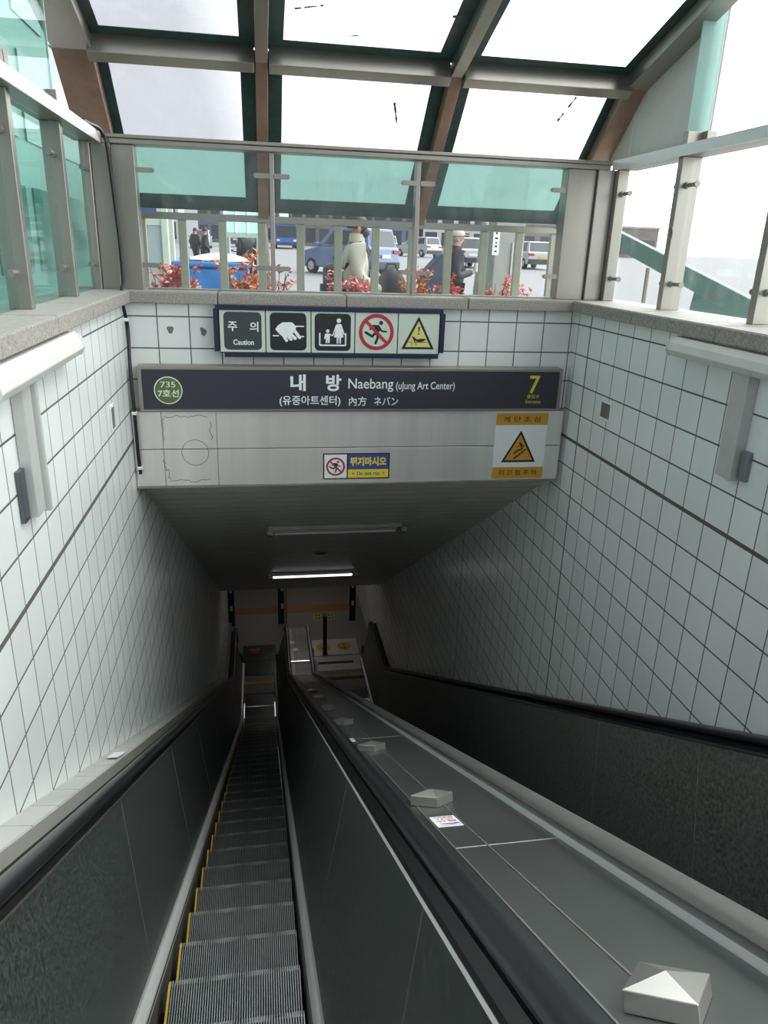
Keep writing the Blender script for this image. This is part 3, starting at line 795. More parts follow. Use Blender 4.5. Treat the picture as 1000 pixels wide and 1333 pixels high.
# ------------------------------------------------------------------ wall lamps, ducts, plates
def wall_lamp(x, sgn, y0, y1, z, label):
    t = thing('wall_lamp', label, 'lamp', (x, (y0+y1)/2, z))
    prof = [(0, 0.075), (0.055, 0.075), (0.095, 0.045), (0.105, 0.0), (0.085, -0.035), (0, -0.035)]
    MB().prism(prof, lambda a, b: (x + sgn*a, y0+0.02, z+b), lambda a, b: (x + sgn*a, y1-0.02, z+b)).build('lamp_housing', M_LAMP, t, bevel=0.004)
    for ya, yb in ((y0, y0+0.0195), (y1-0.0195, y1)):
        e = MB().prism([(a*1.03, b*1.04) for a, b in prof], lambda a, b: (x + sgn*a, ya, z+b), lambda a, b: (x + sgn*a, yb, z+b)).build('end_cap', M_LAMP, t, bevel=0.002)
        ys = ya-0.002 if ya == y0 else yb+0.002
        for a, b in ((0.03, 0.05), (0.075, -0.02)): MB().cyl((x+sgn*a, ys-0.001, z+b), (x+sgn*a, ys+0.003, z+b), 0.004, 8).build('screw', M_BLK, e)
wall_lamp(XL+0.001, 1, 2.66, 3.96, 1.09, 'long pale enamel wall lamp on the left tiled wall')
wall_lamp(XR-0.001, -1, 2.60, 4.18, 1.09, 'long pale enamel wall lamp on the right tiled wall')
t = thing('cable_duct', 'upright grey cable duct below the left wall lamp', 'cable duct', (XL, 3.15, 0.5))
MB().box(XL+0.001, XL+0.05, 3.06, 3.17, 0.50, 1.052).build('duct_cover', M_DUCT, t, bevel=0.004)
MB().box(XL+0.001, XL+0.07, 3.172, 3.20, 0.49, 1.052).build('duct_rib', M_DUCT, t, bevel=0.003)
MB().box(XL+0.001, XL+0.020, 2.985, 3.055, 0.50, 0.72).build('junction_plate', mat('dark_plate', (0.12, 0.13, 0.14), 0.4, 0.6), t, bevel=0.003)
t = thing('cable_duct', 'upright grey cable duct below the right wall lamp', 'cable duct', (XR, 3.4, 0.5))
MB().box(XR-0.05, XR-0.001, 3.44, 3.56, 0.485, 1.052).build('duct_cover', M_DUCT, t, bevel=0.004)
MB().box(XR-0.065, XR-0.001, 3.405, 3.438, 0.485, 1.052).build('duct_rib', M_DUCT, t, bevel=0.003)
MB().box(XR-0.030, XR-0.001, 3.335, 3.395, 0.50, 0.66).build('junction_plate', mat('grey_plate', (0.25, 0.27, 0.30), 0.35, 0.7), t, bevel=0.003)
for (x, sgn, y0, y1, z0, z1, lb) in ((XL, 1, 4.93, 5.05, 0.41, 0.585, 'small grey outlet plate on the left tiled wall'), (XR, -1, 4.95, 5.13, 0.45, 0.60, 'small grey outlet plate on the right tiled wall')):
    t = thing('outlet_plate', lb, 'outlet plate', (x, (y0+y1)/2, z0))
    xs = sorted((x+sgn*0.001, x+sgn*0.008)); MB().box(xs[0], xs[1], y0, y1, z0, z1).build('plate_rim', M_WHITE, t, bevel=0.002)
    xs = sorted((x+sgn*0.0085, x+sgn*0.011)); MB().box(xs[0], xs[1], y0+0.02, y1-0.02, z0+0.02, z1-0.02).build('plate_face', M_SSD, t)

# ------------------------------------------------------------------ ceiling lights
cd = Vector((0, CE_Y-YF-0.02, CE_Z+0.215)).normalized(); cnm = Vector((0, cd.z, -cd.y))   # down-facing normal
def cpt(x, y, off=0.0, along=0.0):
    z = -0.215 + (y-YF-0.02)*(CE_Z+0.215)/(CE_Y-YF-0.02)
    return Vector((x, y, z)) + cnm*off + cd*along
def obox(a0, a1, y, s0, s1, n0, n1):
    vs = [cpt(x, y, n, s) for n in (n0, n1) for x, s in ((a0, s0), (a1, s0), (a1, s1), (a0, s1))]
    return MB().add(vs, [(0,1,2,3),(7,6,5,4),(0,4,5,1),(1,5,6,2),(2,6,7,3),(3,7,4,0)])
for (y, x0, x1, lit, lb) in ((7.80, 0.04, 1.57, False, 'unlit tube light on the sloping ceiling nearest the sign'), (11.90, 0.06, 1.60, True, 'glowing tube light deeper down the sloping ceiling')):
    t = thing('ceiling_light', lb, 'light', cpt((x0+x1)/2, y), 0, 'tube lights on the sloping ceiling')
    obox(x0, x1, y, -0.09, 0.09, 0.002, 0.05).build('light_tray', M_SSD, t, bevel=0.004)
    obox(x0+0.05, x1-0.05, y, -0.05, 0.05, 0.051, 0.060).build('reflector', M_SS, t)
    MB().tube([cpt(x0+0.07, y, 0.075), cpt(x1-0.07, y, 0.075)], 0.018, 12, up=(0,0,1)).build('tube', M_LIT if lit else M_TUBEOFF, t, smooth=True)
    for xx in (x0, x1): obox(xx-0.01, xx+0.055, y, -0.07, 0.07, 0.051, 0.10).build('lamp_socket', M_SSD, t, bevel=0.004)
t = thing('ceiling_speaker', 'small round dark ceiling fitting between the two tube lights', 'ceiling fitting', cpt(0.79, 9.66))
MB().tube([cpt(0.79, 9.66, 0.001), cpt(0.79, 9.66, 0.02)], 0.11, 20, up=(1,0,0)).build('fitting_rim', M_SSD, t)
MB().tube([cpt(0.79, 9.66, 0.021), cpt(0.79, 9.66, 0.03)], 0.075, 20, up=(1,0,0)).build('fitting_grille', M_BLK, t)

# ------------------------------------------------------------------ escalator paths
def make_path():
    A, B, C, D = Vector((-1.4, 0)), Vector((-0.33, 0.0)), Vector((12.834, -7.6)), Vector((14.30, -7.6))
    R = 1.5; tl = R*math.tan(math.radians(15))
    dv = (C-B).normalized()
    P = [A]
    def arc(V, d0, d1, sgn):
        p0 = V - d0*tl
        n0 = Vector((-d0.y, d0.x))*sgn
        c = p0 + n0*R
        out = []
        for i in range(9):
            a = math.radians(30)*i/8
            v = -n0*R
            th = a*sgn
            v = Vector((v.x*math.cos(th) - v.y*math.sin(th), v.x*math.sin(th) + v.y*math.cos(th)))
            out.append(c + v)
        return out
    P += arc(B, Vector((1, 0)), dv, -1)
    P += arc(C, dv, Vector((1, 0)), 1)
    P.append(D)
    return P
PATH = make_path()
SL = [0.0]
for i in range(1, len(PATH)): SL.append(SL[-1] + (PATH[i]-PATH[i-1]).length)
def pat(s):
    s = max(0.0, s)
    if s >= SL[-1]:
        return PATH[-1] + Vector((1, 0))*(s-SL[-1]), Vector((0, 1))
    for i in range(1, len(SL)):
        if s <= SL[i]:
            t = (s-SL[i-1])/(SL[i]-SL[i-1])
            p = PATH[i-1].lerp(PATH[i], t)
            def nrm(j):
                a = PATH[max(j-1, 0)]; b = PATH[min(j+1, len(PATH)-1)]
                d = (b-a).normalized(); return Vector((-d.y, d.x))
            d = (PATH[i]-PATH[i-1]).normalized()
            if (PATH[i]-PATH[i-1]).length > 0.3: n = Vector((-d.y, d.x))
            else: n = nrm(i-1).lerp(nrm(i), t).normalized()
            return p, n
def s_at_y(y):
    for i in range(1, len(PATH)):
        if PATH[i].x >= y: return SL[i-1] + (y-PATH[i-1].x)/(PATH[i].x-PATH[i-1].x)*(SL[i]-SL[i-1])
    return SL[-1] + y - PATH[-1].x
def stations(s0, s1):
    ss = [s0] + [s for s in SL if s0+1e-4 < s < s1-1e-4] + [s1]
    return ss
def sw(x, h, s):                      # h = perpendicular distance below the eye line plane; 1.55 = step plane
    p, n = pat(s); k = 1.55-h
    return Vector((x, p.x+n.x*k, p.y+n.y*k))
def sweep(prof, s0, s1, closed=True):
    ss = stations(s0, s1); n = len(prof); mb = MB(); vs = []
    for s in ss:
        for x, h in prof: vs.append(sw(x, h, s))
    fs = []
    for i in range(len(ss)-1):
        for k in range(n if closed else n-1):
            fs.append((i*n+k, i*n+(k+1)%n, (i+1)*n+(k+1)%n, (i+1)*n+k))
    if closed: fs += [tuple(range(n))[::-1], tuple((len(ss)-1)*n+k for k in range(n))]
    return mb.add(vs, fs)
S_END = s_at_y(15.05)
S_TOP = s_at_y(-0.9)

def make_step(x0, x1):
    """grooved tread (local: nose at the far edge, y=0,z=0, tread runs to y=-0.4) and curved riser"""
    n = int((x1-x0)/0.0112); p = (x1-x0)/n
    path = [(-0.400, 0.0), (-0.022, 0.0), (-0.004, -0.006), (0.0, -0.02), (-0.015, -0.09), (-0.045, -0.16), (-0.085, -0.235)]
    nr = [(0, 1), (0, 1), (0.7, 0.7), (1, 0.2), (0.97, 0.2), (0.93, 0.35), (0.9, 0.4)]
    prof = []
    for i in range(n):
        a = x0 + i*p
        prof += [(a, -0.020), (a+p*0.56, -0.020), (a+p*0.60, 0.0), (a+p*0.96, 0.0)]
    vs = []; fs = []
    N = len(prof)
    for (y, z), (ny, nz) in zip(path, nr):
        for x, d in prof: vs.append((x, y+ny*d, z+nz*d))
    for j in range(len(path)-1):
        for i in range(N-1): fs.append((j*N+i, j*N+i+1, (j+1)*N+i+1, (j+1)*N+i))
    me_v = MB().add(vs, fs)
    # body under the tread
    return me_v, N, len(path)

def newel_handrail(x, s_from, hh=0.60, ry=0.26):
    """handrail centre line: along the balustrade, then around the newel and back"""
    pts = [sw(x, hh, s) for s in stations(s_from, S_END)]
    e = pts[-1]; out = pts[:]
    for i in range(1, 13):
        a = PI*i/12
        out.append(Vector((x, e.y + ry*math.sin(a), e.z - ry + ry*math.cos(a))))
    out.append(Vector((x, e.y-0.25, e.z-2*ry)))
    return out

def escalator(name, label, xs0, xs1, base, top, hb, htop, rails, joints, first_nose=2.65, trimcol=M_TRIM, loc=None):
    esc = thing(name, label, 'escalator', loc or ((xs0+xs1)/2, 14.3, LZ))
    off = wloc(esc)
    # steps
    smb, N_, P_ = make_step(xs0, xs1)
    st0 = smb.build('step', M_STEP, None)
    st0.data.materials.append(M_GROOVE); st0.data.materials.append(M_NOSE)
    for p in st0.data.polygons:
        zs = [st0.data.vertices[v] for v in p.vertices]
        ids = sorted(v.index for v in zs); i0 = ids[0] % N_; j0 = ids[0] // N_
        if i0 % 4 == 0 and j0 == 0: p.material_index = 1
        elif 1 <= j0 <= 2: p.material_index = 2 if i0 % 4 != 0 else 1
    ym = MB().box(xs0+0.001, xs0+0.012, -0.24, -0.015, -0.004, 0.003)
    ys0 = ym.build('demarcation_strip', M_STEPY, None)
    first = True
    k0 = -8
    for k in range(-8, 30):
        y = first_nose + 0.4*k
        if y > 14.25 or y < -0.6: continue
        p, n = pat(s_at_y(y)) if y <= 14.3 else (Vector((y, LZ)), None)
        z = p.y
        if first: so, yo = st0, ys0; first = False
        else:
            so = st0.copy(); COL.objects.link(so); yo = ys0.copy(); COL.objects.link(yo)
        so.parent = esc; so.location = Vector((0, y, z)) - off
        yo.parent = so; yo.location = (0, 0, 0)
    # comb and floor plates
    MB().box(xs0-0.02, xs1+0.02, 14.24, 14.33, LZ-0.01, LZ+0.012).build('comb_plate', M_STEPY if xs1 < 1 else M_DECKDK, esc)
    # skirts, trims, balustrade panels
    for sgn, xs, xb, xt in ((-1, xs0, base[0], top[0]), (1, xs1, base[1], top[1])):
        g = 0.008*sgn
        xi = xs + g + 0.012*sgn
        sweep([(xi, 1.72), (xi, 1.50), (xi+0.006*sgn, 1.50), (xi+0.006*sgn, 1.72)], S_TOP, S_END).build('skirt_panel', M_SKIRT, esc)
        sweep([(xi-0.001*sgn, 1.515), (xi+(xb-xi)*.12, 1.488), (xi+(xb-xi)*.4, 1.472), (xi+(xb-xi)*.75, 1.466), (xb, 1.472), (xb, 1.50), (xi, 1.52)], S_TOP, S_END).build('skirt_trim', trimcol, esc)
        th = 0.012*sgn
        js = [S_TOP] + [s_at_y(j) for j in joints] + [S_END]
        for a, b in zip(js[:-1], js[1:]):
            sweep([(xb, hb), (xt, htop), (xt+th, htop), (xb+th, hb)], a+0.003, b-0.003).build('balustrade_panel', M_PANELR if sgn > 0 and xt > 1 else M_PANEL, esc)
        for j in js[1:-1]:
            sweep([(xb-0.001*sgn, hb), (xt-0.001*sgn, htop), (xt+th, htop), (xb+th, hb)], j-0.0028, j+0.0028).build('panel_joint', M_SSD, esc)
        # newel end plate
        e = sw(xt, htop, S_END)
        r = 0.30; cz = e.z - r
        pl = MB().prism([(e.y + r*math.sin(a)*0.9, cz + r*math.cos(a)) for a in [PI*i/10 for i in range(11)]], lambda a, b: (xt, a, b), lambda a, b: (xt + th, a, b))
        pl.box(min(xt, xb), max(xt+th, xb), e.y-0.02, e.y+0.10, LZ, cz-r+0.02)
        pl.build('newel_plate', M_PANELDK, esc)
    for xh in rails:
        MB().tube(newel_handrail(xh, S_TOP), 0.040, 14, 0.55, up=(1, 0, 0)).build('handrail', M_HANDG if 0.9 < xh < 1 else M_HAND, esc, smooth=True)
    return esc

jl = [1.0, 2.62, 4.28, 6.0, 7.7, 9.4, 11.1, 12.7]
e1 = escalator('escalator', 'narrow left escalator with ribbed steps running down from the camera', -0.505, 0.118, (-0.578, 0.184), (-0.728, 0.392), 1.478, 0.70, (-0.712, 0.445), jl, loc=(-0.19, 14.3, LZ))
e2 = escalator('escalator', 'wide right escalator with speckled dark balustrade beside the right wall', 1.14, 2.14, (1.072, 2.205), (0.93, 2.372), 1.478, 0.66, (0.932, 2.425), [0.9, 2.62, 3.72, 6.45, 8.2, 10.0, 11.7], loc=(1.64, 14.3, LZ))
# tops of the balustrades (covers under the handrails)
sweep([(-0.728, 0.70), (-0.722, 0.66), (-0.745, 0.635), (-0.795, 0.635), (-0.803, 0.70)], S_TOP, S_END).build('handrail_cover', M_PANELDK, e1)
sweep([(-0.729, 0.706), (-0.724, 0.700), (-0.719, 0.690), (-0.725, 0.690)], S_TOP, S_END).build('edge_strip', M_SSD, e1)
sweep([(0.391, 0.704), (0.387, 0.699), (0.393, 0.690), (0.398, 0.694)], S_TOP, S_END).build('edge_strip', M_TRIM, e1)
sweep([(0.393, 0.70), (0.399, 0.672), (0.425, 0.650), (0.475, 0.645), (0.475, 0.70)], S_TOP, S_END).build('handrail_cover', M_PANELDK, e1)
sweep([(2.372, 0.665), (2.376, 0.635), (2.400, 0.625), (XR-0.003, 0.598), (XR-0.003, 0.68)], S_TOP, S_END).build('handrail_cover', M_PANELDK, e2)
sweep([(2.371, 0.668), (2.366, 0.660), (2.374, 0.648), (2.380, 0.656)], S_TOP, S_END).build('edge_strip', M_DECKDK, e2)
sweep([(0.897, 0.655), (0.902, 0.630), (0.955, 0.630), (0.955, 0.66)], S_TOP, S_END).build('handrail_cover', M_TRIM, e2)
# left outer deck and ledge
lg = thing('wall_ledge', 'pale ledge along the foot of the left tiled wall above the handrail', 'ledge', (-0.9, 14.3, LZ))
sweep([(-0.806, 0.70), (-0.806, 0.625), (-0.866, 0.612), (-0.866, 0.70)], S_TOP, S_END+0.4).build('metal_trim', M_SS, lg)
sweep([(-0.867, 0.70), (-0.867, 0.612), (-0.872, 0.604), (XL+0.002, 0.596), (XL+0.002, 0.70)], S_TOP, S_END+0.4).build('stone_strip', M_LEDGE, lg)
# centre deck
dk = thing('centre_deck', 'sloping stainless deck between the two escalators', 'deck', (0.65, 14.3, LZ))
sweep([(0.476, 0.72), (0.476, 0.638), (0.490, 0.638), (0.494, 0.650), (0.556, 0.650), (0.556, 0.72)], S_TOP, S_END).build('deck_sheet', M_DECKDK, dk)
JX = 0
js = [S_TOP] + [s_at_y(y) for y in (1.26, 3.6, 5.95, 8.3, 10.6, 12.9)] + [S_END]
for a, b in zip(js[:-1], js[1:]):
    sweep([(0.561, 0.72), (0.561, 0.650), (0.660, 0.650), (0.660, 0.72)], a+0.003, b-0.003).build('deck_sheet', M_DECK if b < S_END-0.1 else M_RUB, dk)  # lowest sheets take the black rubber colour to paint the dark lower end
    sweep([(0.666, 0.72), (0.666, 0.650), (0.896, 0.650), (0.896, 0.72)], a+0.003, b-0.003).build('deck_sheet', M_DECK if b < S_END-0.1 else M_RUB, dk)
for x in (0.5585, 0.663): sweep([(x-0.0023, 0.72), (x-0.0023, 0.648), (x+0.0023, 0.648), (x+0.0023, 0.72)], S_TOP, S_END).build('seam_strip', M_SSD, dk)
for j in js[1:-1]: sweep([(0.562, 0.72), (0.562, 0.6495), (0.895, 0.6495), (0.895, 0.72)], j-0.0028, j+0.0028).build('seam_strip', M_TRIM, dk)
# end plates of the deck at the lower landing
p = sw(0.65, 0.65, S_END)
MB().box(0.40, 0.95, p.y+0.002, p.y+0.03, LZ, p.z).build('deck_end', M_PANELDK, dk)
p = sw(0.65, 0.65, s_at_y(14.0))
MB().box(0.47, 0.60, 14.35, 14.50, p.z+0.004, p.z+0.007).build('square_label', M_WHITE, dk)
k = MB(); vs = [(0.60+0.07*math.cos(a), 14.12+0.07*math.sin(a), p.z+0.005) for a in [i*PI/12 for i in range(24)]]
k.add(vs, [tuple(range(24))]); k.build('round_label', M_DUCT, dk)
MB().box(0.48, 0.88, 13.60, 13.63, p.z+0.002, p.z+0.02).build('seam_strip', M_CHR, dk)

# anti-slide blocks on the deck
M_BLOCK = mat('block_steel', (0.62, 0.61, 0.56), 0.28, 0.85, noise=0.08, nscale=4)
def block_mesh():
    w, L, h0, h1 = 0.0615, 0.0615, 0.036, 0.054
    mb = MB()
    mb.add([(-w,-L,0),(w,-L,0),(w,L,0),(-w,L,0),(-w,-L,h0),(w,-L,h0),(w,L,h0),(-w,L,h0),(0,0,h1)],
           [(0,3,2,1),(0,1,5,4),(1,2,6,5),(2,3,7,6),(3,0,4,7),(4,5,8),(5,6,8),(6,7,8),(7,4,8)])
    return mb
bl = None
blab = ['nearest pyramid capped steel block on the deck between the escalators', 'second steel block down the deck, behind the red lettered sticker', 'third steel block down the deck, below the small white notice',
        'fourth steel block down the deck, behind the small white notice', 'fifth steel block down the dark part of the deck', 'sixth steel block down the dark part of the deck', 'seventh steel block far down the dark deck', 'eighth steel block far down the dark deck']
ca, sa = math.cos(math.radians(30)), math.sin(math.radians(30))
for i, (x, y) in enumerate(((0.672, 0.805), (0.628, 2.26), (0.600, 3.58), (0.575, 4.86), (0.565, 6.03), (0.560, 7.18), (0.560, 8.3))):
    s = s_at_y(y-0.45); P = sw(x, 0.65, s)
    if bl is None:
        bl = block_mesh().build('deck_block', M_BLOCK, None, bevel=0.0015)
        b_ = bl
    else:
        b_ = bl.copy(); COL.objects.link(b_)
    b_.location = P + Vector((0, 0.5, 0.866))*0.0008
    b_.rotation_euler = (Matrix.Rotation(math.radians(-30), 4, 'X') @ Matrix.Rotation(math.radians(-41 - 2*(i % 2)), 4, 'Z')).to_euler()
    tag(b_, blab[i], 'deck block', 'steel blocks on the centre deck')
# stickers on the deck
def deck_sheet(name, x0, x1, y, L, label, mtp, cat):
    P = sw((x0+x1)/2, 0.65, s_at_y(y-0.45))
    t = thing(name, label, cat, P)
    dv = Vector((0, ca, -sa)); nv = Vector((0, sa, ca))
    def mp(a, b, k=0.0): return Vector((a, P.y, P.z)) + dv*b + nv*k
    vs = [mp(a, b, k) for k in (0.0006, 0.0014) for a, b in ((x0, -L/2), (x1, -L/2), (x1, L/2), (x0, L/2))]
    MB().add(vs, [(0,1,2,3),(7,6,5,4),(0,4,5,1),(1,5,6,2),(2,6,7,3),(3,7,4,0)]).build('sticker_sheet', mtp, t)
    return t, mp
M_STK = mat('white_sticker', (0.85, 0.88, 0.88), 0.5)
M_STKR = mat('red_sticker_print', (0.70, 0.10, 0.12), 0.5)
M_STKB = mat('blue_sticker_print', (0.06, 0.10, 0.45), 0.5)
M_STKG = mat('dark_sticker_print', (0.05, 0.10, 0.07), 0.5)
t, mp = deck_sheet('warning_sticker', 0.566, 0.657, 2.00, 0.15, 'white sticker with red lettering and blue figure on the deck', M_STK, 'sticker')
f = lambda a, b: mp(a, b, 0.0018)
text('기대면', (0.575, 0.045, 0.648, 0.066), 0, M_STKG, t, 0.03, mapper=f)
text('사고', (0.575, 0.018, 0.648, 0.040), 0, M_STKR, t, 0.03, mapper=f)
text('위험', (0.575, -0.012, 0.648, 0.012), 0, M_STKR, t, 0.03, mapper=f)
k = MB()
for (cx, cy, rx_, ry_) in ((0.600, -0.035, 0.018, 0.006), (0.622, -0.040, 0.020, 0.008), (0.642, -0.034, 0.012, 0.008)):
    k.add([f(cx+rx_*math.cos(a), cy+ry_*math.sin(a)) for a in [i*PI/8 for i in range(16)]], [tuple(range(16))])
k.add([f(0.578,-0.062), f(0.652,-0.062), f(0.652,-0.058), f(0.578,-0.058)], [(0,1,2,3)])
k.build('blue_figure', M_STKB, t)
t, mp = deck_sheet('notice_sticker', 0.500, 0.555, 4.02, 0.17, 'small white printed notice farther down the deck', M_STK, 'sticker')
k = MB()
for q in range(5):
    yy = 0.055 - q*0.026
    k.add([mp(0.507, yy, 0.0018), mp(0.507+(0.040 if q % 2 else 0.034), yy, 0.0018), mp(0.507+(0.040 if q % 2 else 0.034), yy-0.006, 0.0018), mp(0.507, yy-0.006, 0.0018)], [(0,1,2,3)])
k.build('printed_lines', M_STKG, t)
# sticker on the left ledge
P = sw(-0.84, 0.60, s_at_y(3.30)); dv = Vector((0, ca, -sa)); nv = Vector((0, sa, ca))
P = Vector((-0.90, P.y, P.z))
vs = [P + Vector((a, 0, 0)) + dv*b + nv*k for k in (0.0095, 0.0105) for a, b in ((-0.035, -0.11), (0.030, -0.11), (0.030, 0.11), (-0.035, 0.11))]
t = thing('ledge_sticker', 'small white notice lying on the ledge of the left wall', 'sticker', P)
MB().add(vs, [(0,1,2,3),(7,6,5,4),(0,4,5,1),(1,5,6,2),(2,6,7,3),(3,7,4,0)]).build('sticker_sheet', M_STK, t)
k = MB()
for q in range(4):
    b = 0.07 - q*0.04
    k.add([P + Vector((a, 0, 0)) + dv*bb + nv*0.0108 for a, bb in ((-0.025, b), (0.02, b), (0.02, b-0.01), (-0.025, b-0.01))], [(0,1,2,3)])
k.build('printed_lines', M_DUCT, t)

# ------------------------------------------------------------------ lower landing
M_PLATE = mat('landing_plate_steel', (0.62, 0.58, 0.55), 0.45, 0.3, noise=0.1, nscale=5)
fpz = LZ+0.001
def floor_plate(x0, x1, label, ys):
    t = thing('floor_plate', label, 'floor plate', ((x0+x1)/2, 15, LZ))
    for y0, y1 in ys: MB().box(x0, x1, y0, y1, fpz, fpz+0.008).build('plate_sheet', M_PLATE, t, bevel=0.002)
    return t
t = floor_plate(1.04, 2.19, 'bright steel floor plate with two yellow arrow discs at the foot of the right escalator', ((14.62, 15.24), (15.30, 16.05)))
MB().box(1.16, 2.0, 14.90, 15.00, fpz+0.0085, fpz+0.010).build('slot', M_BLK, t)
for x in (1.36, 1.86):
    vs = [(x+0.17*math.cos(a), 15.68+0.20*math.sin(a), fpz+0.0095) for a in [i*PI/14 for i in range(28)]]
    d = MB().add(vs, [tuple(range(28))]).build('arrow_disc', M_STEPY, t)
    k = MB(); z = fpz+0.0105
    k.add([(x-0.012, 15.80, z), (x+0.012, 15.80, z), (x+0.012, 15.58, z), (x-0.012, 15.58, z)], [(0,1,2,3)])
    k.add([(x, 15.54, z), (x-0.09, 15.65, z), (x-0.075, 15.67, z), (x, 15.575, z), (x+0.075, 15.67, z), (x+0.09, 15.65, z)], [(0,1,2,3), (0,3,4,5)])
    k.build('arrow_mark', M_BLK, d)
t = floor_plate(-0.58, 0.20, 'dark floor plate with a red no entry mark at the foot of the left escalator', ((14.6, 15.2), (15.22, 15.95)))
for c in t.children: c.data.materials[0] = M_DECKDK
k = MB(); z = fpz+0.0095
k.add([(-0.42, 15.78, z), (-0.18, 15.78, z), (-0.22, 15.58, z), (-0.38, 15.58, z)], [(0,1,2,3)]); k.build('red_mark', M_RED, t)
k = MB(); k.add([(-0.42, 15.74, z+.001), (-0.18, 15.74, z+.001), (-0.18, 15.77, z+.001), (-0.42, 15.77, z+.001)], [(0,1,2,3)]); k.build('white_bar', M_DUCT, t)
for (x0, x1, n) in ((1.10, 2.18, 3),):
    for q in range(n):
        tt = MB().box(x0+q*0.38, x0+q*0.38+0.26, 14.36, 14.43, fpz, fpz+0.006).build('yellow_strip', M_STEPY)
        tag(tt, ['leftmost yellow dash at the comb of the right escalator', 'middle yellow dash at the comb of the right escalator', 'rightmost yellow dash at the comb of the right escalator'][q], 'floor marking', 'yellow dashes at the comb')
tag(MB().box(XL+0.15, XR-0.10, 17.60, 17.95, LZ+0.0005, LZ+0.006).build('tactile_strip', M_TACT), 'orange tactile paving strip across the dark lower landing', 'tactile strip')
for q, x in enumerate((1.33, 1.68)):
    t = thing('footprint_sticker', ['yellow footprint floor sticker left of the landing bollard', 'yellow footprint floor sticker right of the landing bollard'][q], 'floor sticker', (x, 17.3, LZ), 0, 'footprint stickers on the landing')
    MB().box(x-0.10, x+0.10, 17.08, 17.46, LZ+0.0006, LZ+0.003).build('sticker_sheet', mat('footprint_yellow', (0.5, 0.38, 0.14), 0.6), t)
    k = MB()
    for yy in (17.18, 17.35):
        for xx in (-0.04, 0.04):
            k.add([(x+xx+0.025*math.cos(a), yy+0.05*math.sin(a), LZ+0.004) for a in [i*PI/6 for i in range(12)]], [tuple(range(12))])
    k.build('footprint_mark', M_BLK, t)
# bollard and dark guide posts
M_BOL = mat('dark_bollard', (0.02, 0.03, 0.05), 0.15, 0.6)
t = thing('bollard', 'shiny dark bollard standing between the two arrow discs', 'bollard', (1.36+0.24, 15.35, LZ))
MB().tube([(1.60-0.24, 15.35, LZ+0.01), (1.36, 15.35, LZ+1.05)], 0.05, 16).build('bollard_shaft', M_BOL, t, smooth=True)
t.location = (1.36, 15.35, LZ)
for c in t.children:
    for v in c.data.vertices: v.co.x += 0.24
MB().cyl((1.36, 15.35, LZ+1.051), (1.36, 15.35, LZ+1.08), 0.056, 16).build('bollard_cap', M_CHR, t, smooth=True)
MB().cyl((1.36, 15.35, LZ+0.0095), (1.36, 15.35, LZ+0.03), 0.075, 16).build('bollard_base', M_CHR, t, smooth=True)
for x, w, lb in ((-0.90, 0.16, 'dark labelled guide post at the left edge of the lower landing'), (0.40, 0.22, 'dark labelled guide post in the middle of the lower landing'), (2.22, 0.16, 'dark labelled guide post at the right edge of the lower landing')):
    t = thing('guide_post', lb, 'post', (x, 17.0, LZ), 0, 'guide posts on the landing')
    if x < 0: x = -0.88; t.location.x = x
    MB().box(x-w/2, x+w/2, 16.97, 17.05, LZ, LZ+1.35).build('post_body', M_BOL, t, bevel=0.01)
    for zz in (0.45, 0.95): MB().box(x-0.03, x+0.03, 16.964, 16.9695, LZ+zz, LZ+zz+0.14).build('post_label', M_DUCT, t)
t = thing('guard_pole', 'thin chrome pole in front of the middle guide post', 'pole', (0.46, 16.7, LZ))
MB().cyl((0.46, 16.7, LZ), (0.46, 16.7, LZ+1.2), 0.022, 12).build('pole_shaft', M_CHR, t, smooth=True)
MB().cyl((0.46, 16.7, LZ), (0.46, 16.7, LZ+0.02), 0.05, 12).build('pole_foot', M_CHR, t, smooth=True)
# unseen lamps added to brighten the lower landing (above, out of sight)
for y in (15.6, 17.8):
    t = thing('hall_fill_light', 'added unseen tube light on the lower hall ceiling %s the sloping ceiling' % ('right behind' if y < 16 else 'farther beyond'), 'light', (0.8, y, CE_Z), 0, 'added lower hall lights')
    MB().box(0.3, 1.3, y-0.06, y+0.06, CE_Z-0.04, CE_Z-0.002).build('light_box', mat('hall_fill_lamp', (0.9, 0.9, 0.9), 0.4, emit=(1, 0.93, 0.9), estr=4.0), t)

# ------------------------------------------------------------------ street level
def slab(name, x0, x1, y0, y1, mt, dz=0.0, kind='structure'):
    g = [(x0, y0), (x1, y0), (x1, y1), (x0, y1)]
    f = lambda y: gz(y) if y > 6.0 else 0.0
    vs = [(x, y, f(y)+dz-0.25) for x, y in g] + [(x, y, f(y)+dz) for x, y in g]
    o = MB().add(vs, [(0,3,2,1),(4,5,6,7),(0,1,5,4),(1,2,6,5),(2,3,7,6),(3,0,4,7)]).build(name, mt)
    o['kind'] = kind
    return o
slab('floor_sidewalk', -60, 60, 6.9, 12.5, M_GROUND)
slab('floor_forecourt', XL-0.37, XR+0.5, 6.27, 6.9, M_GROUND, 0.02)
slab('floor_road', -90, 120, 12.5, 160, M_ROAD, -0.02)
slab('floor_left', -60, XL-0.38, -6.0, 6.9, M_GROUND)
slab('floor_right', XR+0.51, 60, -6.0, 6.9, M_GROUND)
# road markings
for i, (x, y) in enumerate(((2.0, 17.5), (5.0, 17.5), (8.0, 17.5), (11.0, 17.5))):
    MBk = MB(); f = gz
    MBk.add([(x, y, gz(y)-0.015), (x+1.6, y, gz(y)-0.015), (x+1.6, y+0.25, gz(y+.25)-0.015), (x, y+0.25, gz(y+.25)-0.015)], [(0,1,2,3)])
    tag(MBk.build('road_marking', M_WHITE), 'short white lane dash painted on the sunlit road', 'road marking', 'white dashes on the road')

